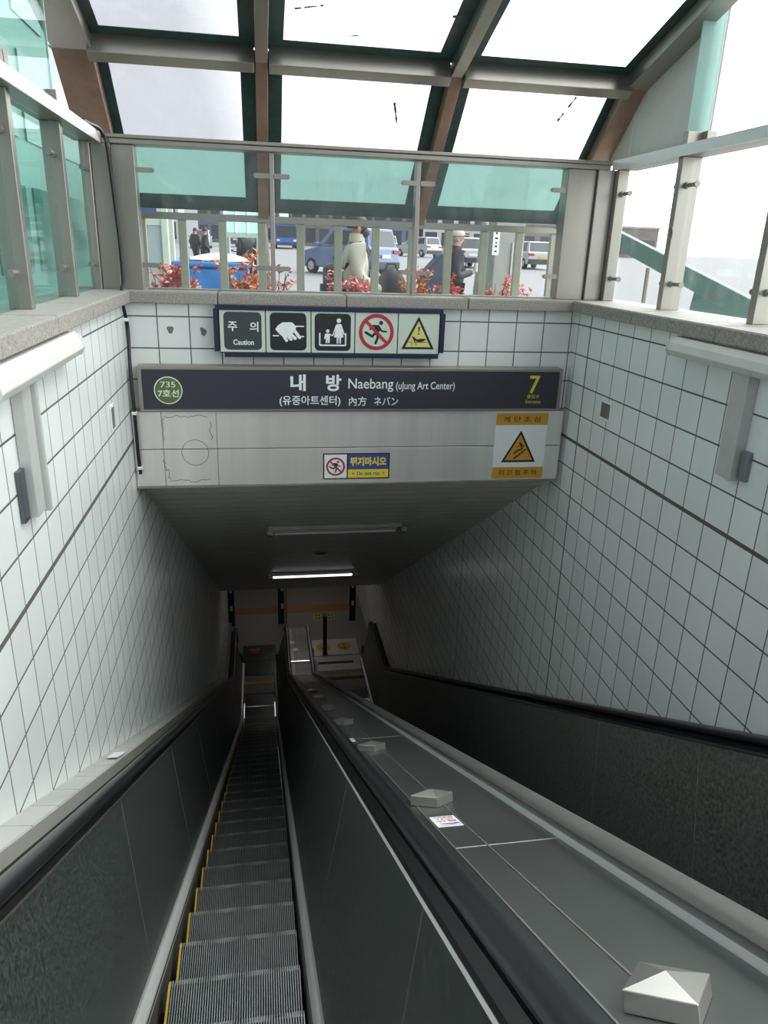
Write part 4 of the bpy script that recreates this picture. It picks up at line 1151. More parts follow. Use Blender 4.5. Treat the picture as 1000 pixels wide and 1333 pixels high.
# ---- vehicles (local: x = forward, y = left, z up)
M_TYRE = mat('tyre', (0.02, 0.02, 0.022), 0.8)
M_CARGL = mat('car_glass', (0.03, 0.04, 0.045), 0.08, 0.0, spec=0.8)
M_TAIL = mat('tail_light', (0.35, 0.02, 0.02), 0.3)
M_HEADL = mat('head_light', (0.7, 0.72, 0.75), 0.15)
M_DARKP = mat('dark_plastic', (0.04, 0.042, 0.045), 0.6)
def car(name, label, loc, rz, paint, L=4.6, W=1.86, H=1.68, boxy=0.3, plate=(0.8, 0.8, 0.8), group=None, taillamp=True):
    t = thing(name, label, 'car', loc, rz, group)
    hl = L/2; g = 0.28
    low = [(-hl, g+0.15), (-hl+0.03, 0.62), (-hl+0.05, H*0.60), (-hl+0.12, H*0.62), (hl*0.45, H*0.60), (hl*0.93, H*0.50), (hl, H*0.38), (hl, g+0.10), (hl-0.1, g), (-hl+0.15, g)]
    MB().prism(low, lambda a, b: (a, -W/2, b), lambda a, b: (a, W/2, b)).build('body', paint, t, local=True, bevel=0.07, seg=3)
    rr = -hl+0.16; zt = H; zb = H*0.60
    def cab(x, z, sgn, ins): return (x, sgn*(W/2-ins), z)
    bx = [rr, rr+0.12+0.3*(1-boxy), hl*0.10, hl*0.48]
    vs = []
    for sgn in (-1, 1):
        vs += [cab(bx[0], zb, sgn, 0.03), cab(bx[3], zb, sgn, 0.03), cab(bx[2], zt, sgn, 0.16), cab(bx[1], zt, sgn, 0.16)]
    MB().add(vs, [(0,1,2,3),(7,6,5,4),(0,4,5,1),(1,5,6,2),(2,6,7,3),(3,7,4,0)]).build('cabin', paint, t, local=True, bevel=0.05, seg=3)
    def lerp3(a, b, k): return tuple(a[i]+(b[i]-a[i])*k for i in range(3))
    def quad_on(p00, p10, p11, p01, u0, u1, v0, v1, off, nm, mtl):
        def P(u, v): return Vector(lerp3(lerp3(p00, p10, u), lerp3(p01, p11, u), v))
        a, b, c, d = P(u0, v0), P(u1, v0), P(u1, v1), P(u0, v1)
        n = (b-a).cross(d-a).normalized()
        cen = (a+b+c+d)/4
        if n.dot(Vector((cen.x, cen.y, 0))) < 0: n = -n
        V8 = [q + n*0.0 for q in (a, b, c, d)] + [q + n*off for q in (a, b, c, d)]
        MB().add(V8, [(0,1,2,3),(7,6,5,4),(0,4,5,1),(1,5,6,2),(2,6,7,3),(3,7,4,0)]).build(nm, mtl, t, local=True)
    quad_on(vs[0], vs[4], vs[7], vs[3], 0.06, 0.94, 0.10, 0.88, 0.012, 'rear_window', M_CARGL)
    quad_on(vs[1], vs[5], vs[6], vs[2], 0.06, 0.94, 0.08, 0.92, 0.012, 'windscreen', M_CARGL)
    for q in (0, 4):
        quad_on(vs[q], vs[q+1], vs[q+2], vs[q+3], 0.10, 0.38, 0.12, 0.86, 0.012, 'side_window', M_CARGL)
        quad_on(vs[q], vs[q+1], vs[q+2], vs[q+3], 0.41, 0.88, 0.12, 0.86, 0.012, 'side_window', M_CARGL)
    for x in (-hl+0.78, hl-0.85):
        for sgn in (-1, 1):
            w = MB().tube([(x, sgn*(W/2-0.20), 0.33), (x, sgn*(W/2+0.012), 0.33)], 0.33, 20, up=(1,0,0)).build('wheel', M_TYRE, t, local=True, bevel=0.02)
            MB().tube([(x, sgn*(W/2+0.013), 0.33), (x, sgn*(W/2+0.025), 0.33)], 0.19, 12, up=(1,0,0)).build('hub_cap', M_DUCT, w, local=True)
    MB().box(-hl-0.05, -hl+0.10, -W/2+0.04, W/2-0.04, 0.33, 0.60).build('rear_bumper', M_DARKP, t, local=True, bevel=0.03)
    MB().box(hl-0.10, hl+0.04, -W/2+0.04, W/2-0.04, 0.28, 0.50).build('front_bumper', M_DARKP, t, local=True, bevel=0.03)
    for sgn in (-1, 1):
        MB().box(-hl-0.02, -hl+0.10, *sorted((sgn*(W/2-0.02), sgn*(W/2-0.42))), H*0.49, H*0.56).build('tail_light', M_TAIL, t, local=True, bevel=0.01)
        MB().box(hl-0.12, hl+0.01, *sorted((sgn*(W/2-0.05), sgn*(W/2-0.42))), H*0.39, H*0.45).build('head_light', M_HEADL, t, local=True, bevel=0.01)
        MB().box(hl*0.38, hl*0.46, *sorted((sgn*(W/2-0.01), sgn*(W/2+0.20))), H*0.60, H*0.69).build('wing_mirror', paint, t, local=True, bevel=0.02)
    MB().box(-hl-0.065, -hl-0.055, -0.26, 0.26, 0.66*H/1.68, 0.78*H/1.68).build('number_plate', mat('plate', plate, 0.5), t, local=True)
    MB().box(hl+0.042, hl+0.05, -0.26, 0.26, 0.38, 0.49).build('number_plate', mat('plate', (0.8, 0.8, 0.8), 0.5), t, local=True)
    return t
P_WHT = mat('white_car_paint', (0.50, 0.52, 0.54), 0.25, coat=0.3)
P_BLU = mat('pale_blue_car_paint', (0.14, 0.20, 0.34), 0.3, 0.2, coat=0.3)
P_SIL = mat('silver_car_paint', (0.45, 0.46, 0.48), 0.3, 0.6)
P_DRK = mat('dark_car_paint', (0.05, 0.055, 0.06), 0.3, coat=0.3)
def gp(x, y): return (x, y, gz(y)-0.02)
car('van', 'pale blue minivan seen from its rear corner behind the walker in white', gp(3.95, 34.0), math.radians(128), P_BLU, 4.5, 1.85, 1.90, 0.8, (0.75, 0.78, 0.78))
car('car', 'white suv far up the road between the walker in white and the second post', gp(12.6, 77), PI/2, P_WHT, 4.6, 1.9, 1.75, 0.6, group='white cars on the road')
car('car', 'white suv angled left on the road behind the backpack of the walker in a cap', gp(15.0, 72), math.radians(120), P_WHT, 4.7, 1.9, 1.75, 0.7, group='white cars on the road')
car('car', 'white suv driving away just right of the walker in a cap', gp(13.0, 48), PI/2, P_WHT, 4.5, 1.86, 1.75, 0.4, group='white cars on the road')
car('taxi', 'white suv with a yellow number plate beyond the grey street cabinet', gp(17.8, 49), PI/2, P_WHT, 4.6, 1.9, 1.66, 0.2, (0.75, 0.45, 0.08), group='white cars on the road')
car('car', 'silver car parked far up the side street left of the pedestrians', gp(-5.4, 78), -PI/2, P_SIL, 4.6, 1.85, 1.7, 0.6)
car('car', 'dark car far up the side street behind the pedestrians', gp(-3.2, 92), -PI/2, P_DRK, 4.6, 1.85, 1.9, 0.8)
# bus facing the camera
t = thing('bus', 'blue city bus with a yellow lit route number coming down the road', 'bus', gp(3.25, 93), -PI/2)
M_BUS = mat('blue_bus_paint', (0.04, 0.13, 0.42), 0.3, coat=0.3)
bus = MB().box(-5.2, 5.2, -1.25, 1.25, 0.35, 3.15); bus.build('body', M_BUS, t, local=True, bevel=0.18, seg=3)
MB().box(5.205, 5.24, -1.10, 1.10, 1.15, 2.35).build('windscreen', M_CARGL, t, local=True, bevel=0.01)
MB().box(5.205, 5.235, -0.95, 0.95, 2.50, 2.88).build('route_display', M_BLK, t, local=True)
MB().box(5.205, 5.24, -1.1, 1.1, 0.40, 0.62).build('front_bumper', M_DARKP, t, local=True)
for sgn in (-1, 1):
    MB().box(-4.9, 4.6, *sorted((sgn*1.252, sgn*1.27)), 1.3, 2.5).build('side_window', M_CARGL, t, local=True)
    MB().box(5.205, 5.24, *sorted((sgn*0.75, sgn*1.1)), 0.75, 0.95).build('head_light', M_HEADL, t, local=True)
    MB().beam((5.1, sgn*1.25, 2.5), (5.35, sgn*1.5, 2.3), 0.06, 0.06).box(5.3, 5.4, *sorted((sgn*1.42, sgn*1.62)), 1.8, 2.3).build('wing_mirror', M_DARKP, t, local=True)
    for x in (3.4, -3.0): MB().tube([(x, sgn*1.0, 0.5), (x, sgn*1.265, 0.5)], 0.5, 18, up=(1,0,0)).build('wheel', M_TYRE, t, local=True)
# route number 406 on the display
M_LED = mat('yellow_led', (0.8, 0.7, 0.1), 0.5, emit=(1.0, 0.82, 0.1), estr=1.2)
ob = text('406', (-0.62, 2.56, 0.62, 2.82), 0, M_LED, t, 0.03, keep=True, mapper=lambda a, b: (5.245, a, b))

# ---- people (local: facing +x)
def skinmesh(name, verts, edges, radii, material, parent, root=0, sub=1, local=True):
    me = bpy.data.meshes.new(name); me.from_pydata(verts, edges, [])
    o = bpy.data.objects.new(name, me); COL.objects.link(o)
    md = o.modifiers.new('skin', 'SKIN'); md.use_smooth_shade = True
    if not me.skin_vertices:
        bpy.context.view_layer.objects.active = o
    lay = me.skin_vertices[0].data if me.skin_vertices else None
    for i, r in enumerate(radii):
        lay[i].radius = r if isinstance(r, tuple) else (r, r)
        lay[i].use_root = (i == root)
    sb = o.modifiers.new('subdivision', 'SUBSURF'); sb.levels = sub; sb.render_levels = sub
    dg = bpy.context.evaluated_depsgraph_get(); dg.update()
    m2 = bpy.data.meshes.new_from_object(o.evaluated_get(dg))
    bpy.data.objects.remove(o)
    m2.name = name; m2.materials.clear(); m2.materials.append(material)
    for p in m2.polygons: p.use_smooth = True
    ob = bpy.data.objects.new(name, m2); COL.objects.link(ob)
    if parent: ob.parent = parent
    return ob
def ellipsoid(c, r, n=12, m=8, zmin=-1.0):
    mb = MB(); vs = []; fs = []
    for j in range(m+1):
        ph = -PI/2 + PI*j/m
        ph = max(ph, math.asin(zmin))
        for i in range(n):
            th = 2*PI*i/n
            vs.append((c[0]+r[0]*math.cos(ph)*math.cos(th), c[1]+r[1]*math.cos(ph)*math.sin(th), c[2]+r[2]*math.sin(ph)))
    for j in range(m):
        for i in range(n): fs.append((j*n+i, j*n+(i+1)%n, (j+1)*n+(i+1)%n, (j+1)*n+i))
    fs += [tuple(range(n))[::-1], tuple(m*n+i for i in range(n))]
    return mb.add(vs, fs)
M_SKIN = mat('skin', (0.52, 0.30, 0.21), 0.55)
M_HAIR = mat('dark_hair', (0.025, 0.02, 0.018), 0.6)
M_TROU = mat('dark_trousers', (0.02, 0.02, 0.024), 0.8)
M_SHOE = mat('dark_shoe', (0.02, 0.02, 0.02), 0.5)
M_BAG = mat('black_bag', (0.025, 0.025, 0.03), 0.7)
M_BAGB = mat('slate_blue_bag', (0.045, 0.055, 0.09), 0.7)
M_FLEECE = mat('cream_fleece', (0.56, 0.54, 0.47), 0.9, bump=0.6, nscale=70)
M_PADD = mat('black_padded_jacket', (0.022, 0.024, 0.028), 0.6, bump=0.4, nscale=14)
def person(label, loc, rz, S, jacket, pose, detail=True, group=None, trousers=M_TROU):
    """pose: dict of joints (metres for a 1.75 m figure); right side = -y"""
    t = thing('person', label, 'person', loc, rz, group)
    J = dict(pel=(0, 0, .95), w=(0.01, 0, 1.10), ch=(0.02, 0, 1.28), nb=(0.02, 0, 1.44), nk=(0.035, 0, 1.50), hd=(0.045, 0, 1.60), ht=(0.03, 0, 1.70),
             ls=(0.01, .17, 1.40), le=(-0.06, .23, 1.13), lw=(0.10, .22, .93), rs=(0.01, -.17, 1.40), re=(-0.05, -.23, 1.13), rw=(0.12, -.20, .95),
             lh=(0, .09, .90), lk=(0.14, .10, .50), la=(0.05, .10, .08), lt=(0.22, .11, .03), rh=(0, -.09, .90), rk=(0.0, -.10, .50), ra=(-0.22, -.10, .12), rt=(-0.06, -.11, .03))
    J.update(pose)
    names = ['pel','w','ch','nb','nk','hd','ht','ls','le','lw','rs','re','rw','lh','lk','la','lt','rh','rk','ra','rt']
    V_ = [Vector(J[n])*S for n in names]; I = {n: i for i, n in enumerate(names)}
    R_ = dict(pel=(.14,.11), w=(.13,.10), ch=(.15,.11), nb=(.07,.07), nk=(.052,.052), hd=(.075,.092), ht=(.062,.072), ls=.055, le=.042, lw=.028, rs=.055, re=.042, rw=.028,
              lh=.085, lk=.058, la=.040, lt=.032, rh=.085, rk=.058, ra=.040, rt=.032)
    Rr = [tuple(q*S for q in (R_[n] if isinstance(R_[n], tuple) else (R_[n],)*2)) for n in names]
    Eg = [(0,1),(1,2),(2,3),(3,4),(4,5),(5,6),(2,7),(7,8),(8,9),(2,10),(10,11),(11,12),(0,13),(13,14),(14,15),(15,16),(0,17),(17,18),(18,19),(19,20)]
    # nose and hands with five fingers
    def addv(p, r, frm):
        V_.append(Vector(p)); Rr.append((r*S, r*S)); Eg.append((frm, len(V_)-1)); return len(V_)-1
    hd = Vector(J['hd'])*S
    if detail:
        addv(hd + Vector((0.098, 0, -0.005))*S, 0.014, I['hd'])
        for wn_, en, sg in (('lw','le',1), ('rw','re',-1)):
            w = Vector(J[wn_])*S; e = Vector(J[en])*S; d = (w-e).normalized()
            side = Vector((1, 0, 0)) - d*d.x; side.normalize()
            palm = addv(w + d*0.075*S, 0.030, I[wn_])
            for q, ln in enumerate((0.070, 0.080, 0.074, 0.058)):
                b0 = w + d*0.10*S + side*(0.030-0.020*q)*S
                k1 = addv(b0, 0.0105, palm)
                k2 = addv(b0 + (d*ln*0.5 + Vector((0, -sg*0.012, 0)))*S, 0.0095, k1)
                addv(b0 + (d*ln*0.85 + Vector((0, -sg*0.038, 0)))*S, 0.008, k2)
            th = addv(w + (d*0.04 + side*0.040)*S, 0.011, palm)
            addv(w + (d*0.085 + side*0.060 + Vector((0, -sg*0.015, 0)))*S, 0.0095, th)
    skinmesh('body', [tuple(v) for v in V_], Eg, Rr, M_SKIN, t, 0, 2 if detail else 1)
    # jacket
    jn = ['pel','w','ch','nb','ls','le','lw','rs','re','rw']
    ji = {n: i for i, n in enumerate(jn)}
    jr = dict(pel=(.195,.185), w=(.19,.175), ch=(.20,.175), nb=(.09,.09), ls=.085, le=.070, lw=.045, rs=.085, re=.068, rw=.045)
    jv = [tuple(Vector(J[n])*S) for n in jn]
    je = [(0,1),(1,2),(2,3),(2,4),(4,5),(5,6),(2,7),(7,8),(8,9)]
    skinmesh('jacket', jv, je, [tuple(q*S for q in (jr[n] if isinstance(jr[n], tuple) else (jr[n],)*2)) for n in jn], jacket, t, 0, 2)
    tn = ['pel','lh','lk','la','rh','rk','ra']; tr_ = dict(pel=.15, lh=.105, lk=.080, la=.062, rh=.105, rk=.080, ra=.062)
    tv = [tuple(Vector(J[n])*S) for n in tn]; tv[0] = (tv[0][0], tv[0][1], tv[0][2]-0.03)
    skinmesh('trousers', tv, [(0,1),(1,2),(2,3),(0,4),(4,5),(5,6)], [(tr_[n]*S,)*2 for n in tn], trousers, t, 0, 2)
    for a, b in (('la','lt'), ('ra','rt')):
        A = Vector(J[a])*S; B = Vector(J[b])*S
        MB().tube([A + Vector((-0.07, 0, -0.03))*S, A + Vector((0.02, 0, -0.02))*S, B + Vector((0.0, 0, 0.01))*S, B + Vector((0.07, 0, 0.0))*S], [0.042*S, 0.055*S, 0.045*S, 0.025*S], 10, 0.85, up=(0,1,0)).build('shoe', M_SHOE, t, local=True, smooth=True)
    t['_'] = 0
    del t['_']
    if detail:
        for sg in (-1, 1):
            ellipsoid(hd + Vector((0.078, sg*0.032, 0.025))*S, (0.010*S, 0.014*S, 0.007*S), 8, 6).build('eye', M_BLK, t, local=True)
            ellipsoid(hd + Vector((-0.005, sg*0.080, 0.0))*S, (0.020*S, 0.012*S, 0.032*S), 8, 6).build('ear', M_SKIN, t, local=True, smooth=True)
        ellipsoid(hd + Vector((0.082, 0, -0.048))*S, (0.008*S, 0.026*S, 0.006*S), 8, 6).build('mouth', M_RED, t, local=True)
    return t, hd, S
# walker in white, facing right
t, hd, S = person('person walking right in a cream fleece jacket and black face mask, carrying black bags', (0.98, 7.95, gz(7.95)), math.radians(0), 1.03, M_FLEECE,
                  dict(rw=(0.27, -.20, 1.02), re=(0.02, -.24, 1.14), lw=(0.16, .2, .94)))
ellipsoid(hd + Vector((-0.012, 0, 0.035)), (0.112, 0.096, 0.105), 14, 10, zmin=-0.35).build('hair', M_HAIR, t, local=True, smooth=True)
ellipsoid(hd + Vector((0.055, 0, -0.040)), (0.062, 0.070, 0.055), 14, 10).build('face_mask', M_BAG, t, local=True, smooth=True)
MB().tube([(0.03, 0, 1.47*S), (0.035, 0, 1.55*S)], [0.085, 0.078], 14, up=(1,0,0)).build('collar', M_FLEECE, t, local=True, smooth=True)
for sg in (-1, 1):
    MB().tube([(-0.10, sg*0.11, 1.30), (-0.05, sg*0.12, 1.50), (0.06, sg*0.12, 1.52), (0.17, sg*0.12, 1.38), (0.15, sg*0.13, 1.16)], 0.022, 8, 0.3, up=(0,1,0)).build('bag_strap', M_BAG, t, local=True)
b = thing('backpack', 'black backpack on the back of the walker in the cream fleece', 'bag', (0.80, 7.95, gz(7.95)+1.00))
MB().box(-0.13, 0.08, -0.15, 0.15, -0.12, 0.30).build('bag_body', M_BAG, b, local=True, bevel=0.06, seg=4)
MB().box(-0.16, -0.131, -0.11, 0.11, -0.08, 0.10).build('bag_pocket', M_BAG, b, local=True, bevel=0.012)
MB().tube([(0.0, -0.05, 0.30), (-0.02, -0.05, 0.36), (-0.02, 0.05, 0.36), (0.0, 0.05, 0.30)], 0.01, 6).build('bag_handle', M_BAG, b, local=True)
b = thing('shoulder_bag', 'rounded black bag held in front of the walker in the cream fleece', 'bag', (1.36, 7.78, gz(7.8)+0.98))
ellipsoid((0, 0, 0.10), (0.16, 0.10, 0.19), 14, 10).build('bag_body', M_BAG, b, local=True, smooth=True)
MB().tube([(-0.08, 0, 0.25), (-0.05, 0, 0.34), (0.03, 0, 0.34), (0.07, 0, 0.25)], 0.012, 6, up=(0,1,0)).build('bag_handle', M_BAG, b, local=True)
# walker in a cap, facing right
t, hd, S = person('person walking right in a pale cap and black padded jacket with a slate backpack', (2.67, 10.4, gz(10.4)), math.radians(0), 0.985, M_PADD,
                  dict(rw=(0.26, -.12, 1.18), re=(0.0, -.25, 1.12), lw=(0.24, .12, 1.16)))
ellipsoid(hd + Vector((-0.015, 0, 0.03)), (0.105, 0.092, 0.085), 14, 10, zmin=-0.5).build('hair', mat('grey_hair', (0.25, 0.24, 0.23), 0.7), t, local=True, smooth=True)
M_CAP = mat('beige_cap', (0.50, 0.40, 0.33), 0.8)
c = ellipsoid(hd + Vector((-0.008, 0, 0.058)), (0.118, 0.102, 0.085), 14, 10, zmin=-0.1).build('cap', M_CAP, t, local=True, smooth=True)
MB().box(hd.x+0.08, hd.x+0.19, -0.075, 0.075, hd.z+0.055, hd.z+0.067).build('cap_brim', M_CAP, c, local=True, bevel=0.005)
MB().tube([(0.02, 0, 1.40*S), (0.03, 0, 1.52*S)], [0.10, 0.085], 14, up=(1,0,0)).build('collar', M_PADD, t, local=True, smooth=True)
for sg in (-1, 1):
    MB().tube([(-0.10, sg*0.11, 1.26), (-0.04, sg*0.12, 1.45), (0.06, sg*0.12, 1.46), (0.16, sg*0.12, 1.32), (0.14, sg*0.13, 1.10)], 0.022, 8, 0.3, up=(0,1,0)).build('bag_strap', M_BAGB, t, local=True)
b = thing('backpack', 'bulging slate blue backpack of the walker in the cap', 'bag', (2.42, 10.4, gz(10.4)+0.96))
MB().prism([(0.10, -0.10), (0.14, 0.42), (0.06, 0.44), (-0.14, 0.22), (-0.24, 0.02), (-0.22, -0.10)], lambda a, b_: (a, -0.17, b_), lambda a, b_: (a, 0.17, b_)).build('bag_body', M_BAGB, b, local=True, bevel=0.05, seg=4)
MB().box(-0.22, -0.191, -0.12, 0.12, -0.04, 0.14).build('bag_pocket', M_BAGB, b, local=True, bevel=0.012)
MB().tube([(0.0, -0.05, 0.36), (-0.02, -0.05, 0.41), (-0.02, 0.05, 0.41), (0.0, 0.05, 0.36)], 0.01, 6).build('bag_handle', M_BAGB, b, local=True)
b = thing('paper_cup', 'small white thing held in the hands of the walker in the cap', 'cup', (2.98, 10.28, gz(10.4)+1.17))
MB().tube([(0, 0, 0), (0, 0, 0.10)], [0.032, 0.040], 14).build('cup_wall', M_WHITE, b, local=True, smooth=True)
MB().tube([(0, 0, 0.1005), (0, 0, 0.110)], [0.042, 0.040], 14).build('cup_lid', M_WHITE, b, local=True)

# far pedestrians
peds = [(-1.95, 30.0, 'pedestrian in a long black coat walking on the far pavement beyond the blue bin', 0.3),
        (-0.30, 21.5, 'pedestrian in dark clothes under the green shelter, nearer the blue bin', 1.9),
        (0.10, 21.0, 'pedestrian in dark clothes under the green shelter, nearest the tree trunk', 2.6),
        (-2.75, 36.0, 'small dark pedestrian far up the pavement left of the long coated one', 1.2)]
for (x, y, lb, a) in peds:
    tt, hd, S = person(lb, (x, y, gz(y)), a, 0.98, M_PADD, {}, False, 'distant pedestrians')
    ellipsoid(hd + Vector((-0.012, 0, 0.035)), (0.112, 0.096, 0.105), 10, 8, zmin=-0.35).build('hair', M_HAIR, tt, local=True, smooth=True)

# ---- street furniture
# blue bin covered with a white sheet
t = thing('blue_bin', 'large blue collection bin with a white cover behind the left pane', 'bin', (-0.52, 9.3, gz(9.3)))
M_BIN = mat('blue_plastic', (0.03, 0.20, 0.55), 0.45, noise=0.2, nscale=3, bump=0.3)
MB().prism([(-0.36, 0), (0.36, 0), (0.42, 1.18), (-0.42, 1.18)], lambda a, b: (a, -0.35, b), lambda a, b: (a, 0.35, b)).build('bin_body', M_BIN, t, local=True, bevel=0.05, seg=3)
MB().box(-0.44, 0.44, -0.38, 0.38, 1.181, 1.24).build('bin_rim', M_BIN, t, local=True, bevel=0.02)
k = MB(); vs = []; nn = 10
for j in range(nn+1):
    for i in range(nn+1):
        a = -0.36+0.80*i/nn; b_ = -0.34+0.68*j/nn
        vs.append((a, b_, 1.255 + 0.07*math.sin(PI*i/nn)*math.sin(PI*j/nn) + 0.012*math.sin(5*a+7*b_)))
vs2 = [(x, y, z+0.006) for x, y, z in vs]
fs = [(j*(nn+1)+i, j*(nn+1)+i+1, (j+1)*(nn+1)+i+1, (j+1)*(nn+1)+i) for j in range(nn) for i in range(nn)]
k.add(vs, fs); k.add(vs2, fs); k.build('white_cover', M_WHITE, t, local=True, smooth=True)
MB().box(-0.28, -0.12, -0.375, -0.362, 0.62, 0.98).build('notice_sheet', M_PICW, t, local=True)
MB().box(0.24, 0.34, -0.375, -0.362, 0.66, 0.96).build('notice_sheet', M_PICW, t, local=True)
for sg in (-1, 1): MB().tube([(sg*0.34, -0.30, 0.06), (sg*0.39, -0.30, 0.06)], 0.06, 12).build('castor', M_TYRE, t, local=True)
# kiosk with glass door
t = thing('phone_booth', 'pale green framed glass booth at the far left behind the glazing', 'booth', (-1.85, 12.4, gz(12.4)))
M_BOOTH = mat('pale_green_frame', (0.52, 0.58, 0.50), 0.45)
for (x, y) in ((-0.5, -0.4), (0.5, -0.4), (-0.5, 0.4), (0.5, 0.4)):
    MB().box(x-0.05, x+0.05, y-0.05, y+0.05, 0, 2.5).build('frame_post', M_BOOTH, t, local=True, bevel=0.01)
MB().box(-0.57, 0.57, -0.47, 0.47, 2.501, 2.62).build('roof', M_BOOTH, t, local=True, bevel=0.02)
MB().box(-0.449, 0.449, -0.43, -0.37, 1.62, 1.70).build('cross_rail', M_BOOTH, t, local=True)
MB().box(-0.449, 0.449, -0.41, -0.395, 0.15, 1.62).build('door_glass', mat('booth_glass', (0.38, 0.46, 0.44), 0.15, 0.2), t, local=True)
MB().box(-0.449, 0.449, 0.395, 0.41, 0.15, 2.45).build('back_panel', M_INFILL, t, local=True)
MB().box(0.12, 0.40, -0.425, -0.411, 1.74, 1.98).build('blue_sign', M_BLUE, t, local=True)
# green roofed shelter with tree trunk
t = thing('bus_shelter', 'green glass roofed shelter beyond the blue bin', 'shelter', (-0.35, 20.0, gz(20)))
M_SHG = mat('green_shelter_glass', (0.30, 0.55, 0.45), 0.25)
MB().prism([(-0.9, 1.50), (-0.9, 1.55), (0.2, 2.35), (0.25, 2.28)], lambda a, b: (-0.42, a, b), lambda a, b: (0.42, a, b)).build('shelter_roof', M_SHG, t, local=True)
for x in (-0.42, -0.14, 0.14, 0.42): MB().beam((x, -0.92, 1.53), (x, 0.2, 2.38), 0.04, 0.05).build('roof_rib', M_WHITE, t, local=True)
MB().box(-0.45, 0.45, -0.96, -0.90, 1.44, 1.50).build('gutter', M_DUCT, t, local=True)
for x in (-0.36, 0.36): MB().cyl((x, 0.1, 0), (x, 0.1, 2.25), 0.04, 10).build('shelter_post', M_DUCT, t, local=True)
M_BARK = mat('bark', (0.16, 0.13, 0.105), 0.9, noise=0.3, nscale=20, bump=0.8)
t = thing('street_tree', 'bare street tree trunk at the right of the green shelter', 'tree', (0.16, 15.0, gz(15)))
MB().tube([(0, 0, 0), (0.01, 0, 0.7), (-0.02, 0, 1.3), (-0.06, 0, 1.9), (-0.05, 0, 2.3)], [0.11, 0.09, 0.08, 0.06, 0.03], 10).build('trunk', M_BARK, t, local=True, smooth=True)
for a, z in ((0.5, 1.7), (2.4, 1.9), (4.0, 2.1)):
    MB().tube([(-0.04, 0, z), (0.2*math.cos(a), 0.2*math.sin(a), z+0.2), (0.3*math.cos(a+.3), 0.3*math.sin(a+.3), z+0.4)], [0.035, 0.02, 0.008], 6).build('branch', M_BARK, t, local=True)
# grey cabinet / pillar with a poster
t = thing('street_pillar', 'wide grey roadside pillar with a seam beyond the right front pane', 'pillar', (3.70, 11.2, gz(11.2)))
MB().box(-0.26, 0.19, -0.2, 0.2, 0, 2.7).build('pillar_body', M_CONC, t, local=True, bevel=0.02)
MB().box(0.0, 0.17, -0.225, -0.2005, 0.2, 1.56).build('pillar_door', M_DUCT, t, local=True, bevel=0.006)
MB().box(-0.30, -0.20, -0.232, -0.226, 1.38, 1.72).build('poster', M_WHITE, t, local=True)
k = MB()
for q, (zz, w) in enumerate(((1.67, .03), (1.60, .04), (1.54, .02), (1.49, .035), (1.42, .03))): k.box(-0.25-w/2, -0.25+w/2, -0.234, -0.2325, zz, zz+0.025)
k.build('poster_print', M_BLK, t, local=True)
t = thing('street_tree', 'slim bare tree trunk between the walker in the cap and the grey pillar', 'tree', (3.55, 12.0, gz(12)))
MB().tube([(0, 0, 0), (-0.02, 0, 0.8), (0.02, 0, 1.6), (0.0, 0, 2.3)], [0.10, 0.085, 0.075, 0.04], 10).build('trunk', M_CONC, t, local=True, smooth=True)
for a, z in ((0.9, 1.8), (2.9, 2.0), (4.6, 2.1)):
    MB().tube([(0.02, 0, z), (0.2*math.cos(a), 0.2*math.sin(a), z+0.2), (0.3*math.cos(a+.3), 0.3*math.sin(a+.3), z+0.4)], [0.03, 0.02, 0.008], 6).build('branch', M_BARK, t, local=True)
# parked scooters
def scooter(loc, rz, label):
    t = thing('scooter', label, 'scooter', loc, rz, 'parked scooters')
    for x in (-0.6, 0.6):
        MB().tube([(x, -0.05, 0.25), (x, 0.05, 0.25)], 0.25, 16, up=(1,0,0)).build('wheel', M_TYRE, t, local=True)
    MB().prism([(-0.75, 0.45), (-0.2, 0.30), (0.3, 0.28), (0.45, 0.85), (0.35, 0.9), (0.15, 0.42), (-0.1, 0.45), (-0.15, 0.72), (-0.75, 0.75)], lambda a, b: (a, -0.13, b), lambda a, b: (a, 0.13, b)).build('body', M_DARKP, t, local=True, bevel=0.03)
    MB().box(-0.7, -0.1, -0.12, 0.12, 0.751, 0.83).build('seat', M_BLK, t, local=True, bevel=0.03)
    MB().beam((0.58, 0, 0.28), (0.36, 0, 1.0), 0.05, 0.05).build('fork', M_SSD, t, local=True)
    MB().tube([(0.33, -0.32, 1.02), (0.36, 0, 0.98), (0.33, 0.32, 1.02)], 0.018, 8, up=(0,0,1)).build('handlebar', M_BLK, t, local=True)
scooter((-1.25, 26.0, gz(26)), 0.6, 'parked dark scooter beyond the blue bin, nearer the long coated pedestrian')
scooter((-0.75, 24.5, gz(24.5)), 0.9, 'parked dark scooter beyond the blue bin, nearer the green shelter')

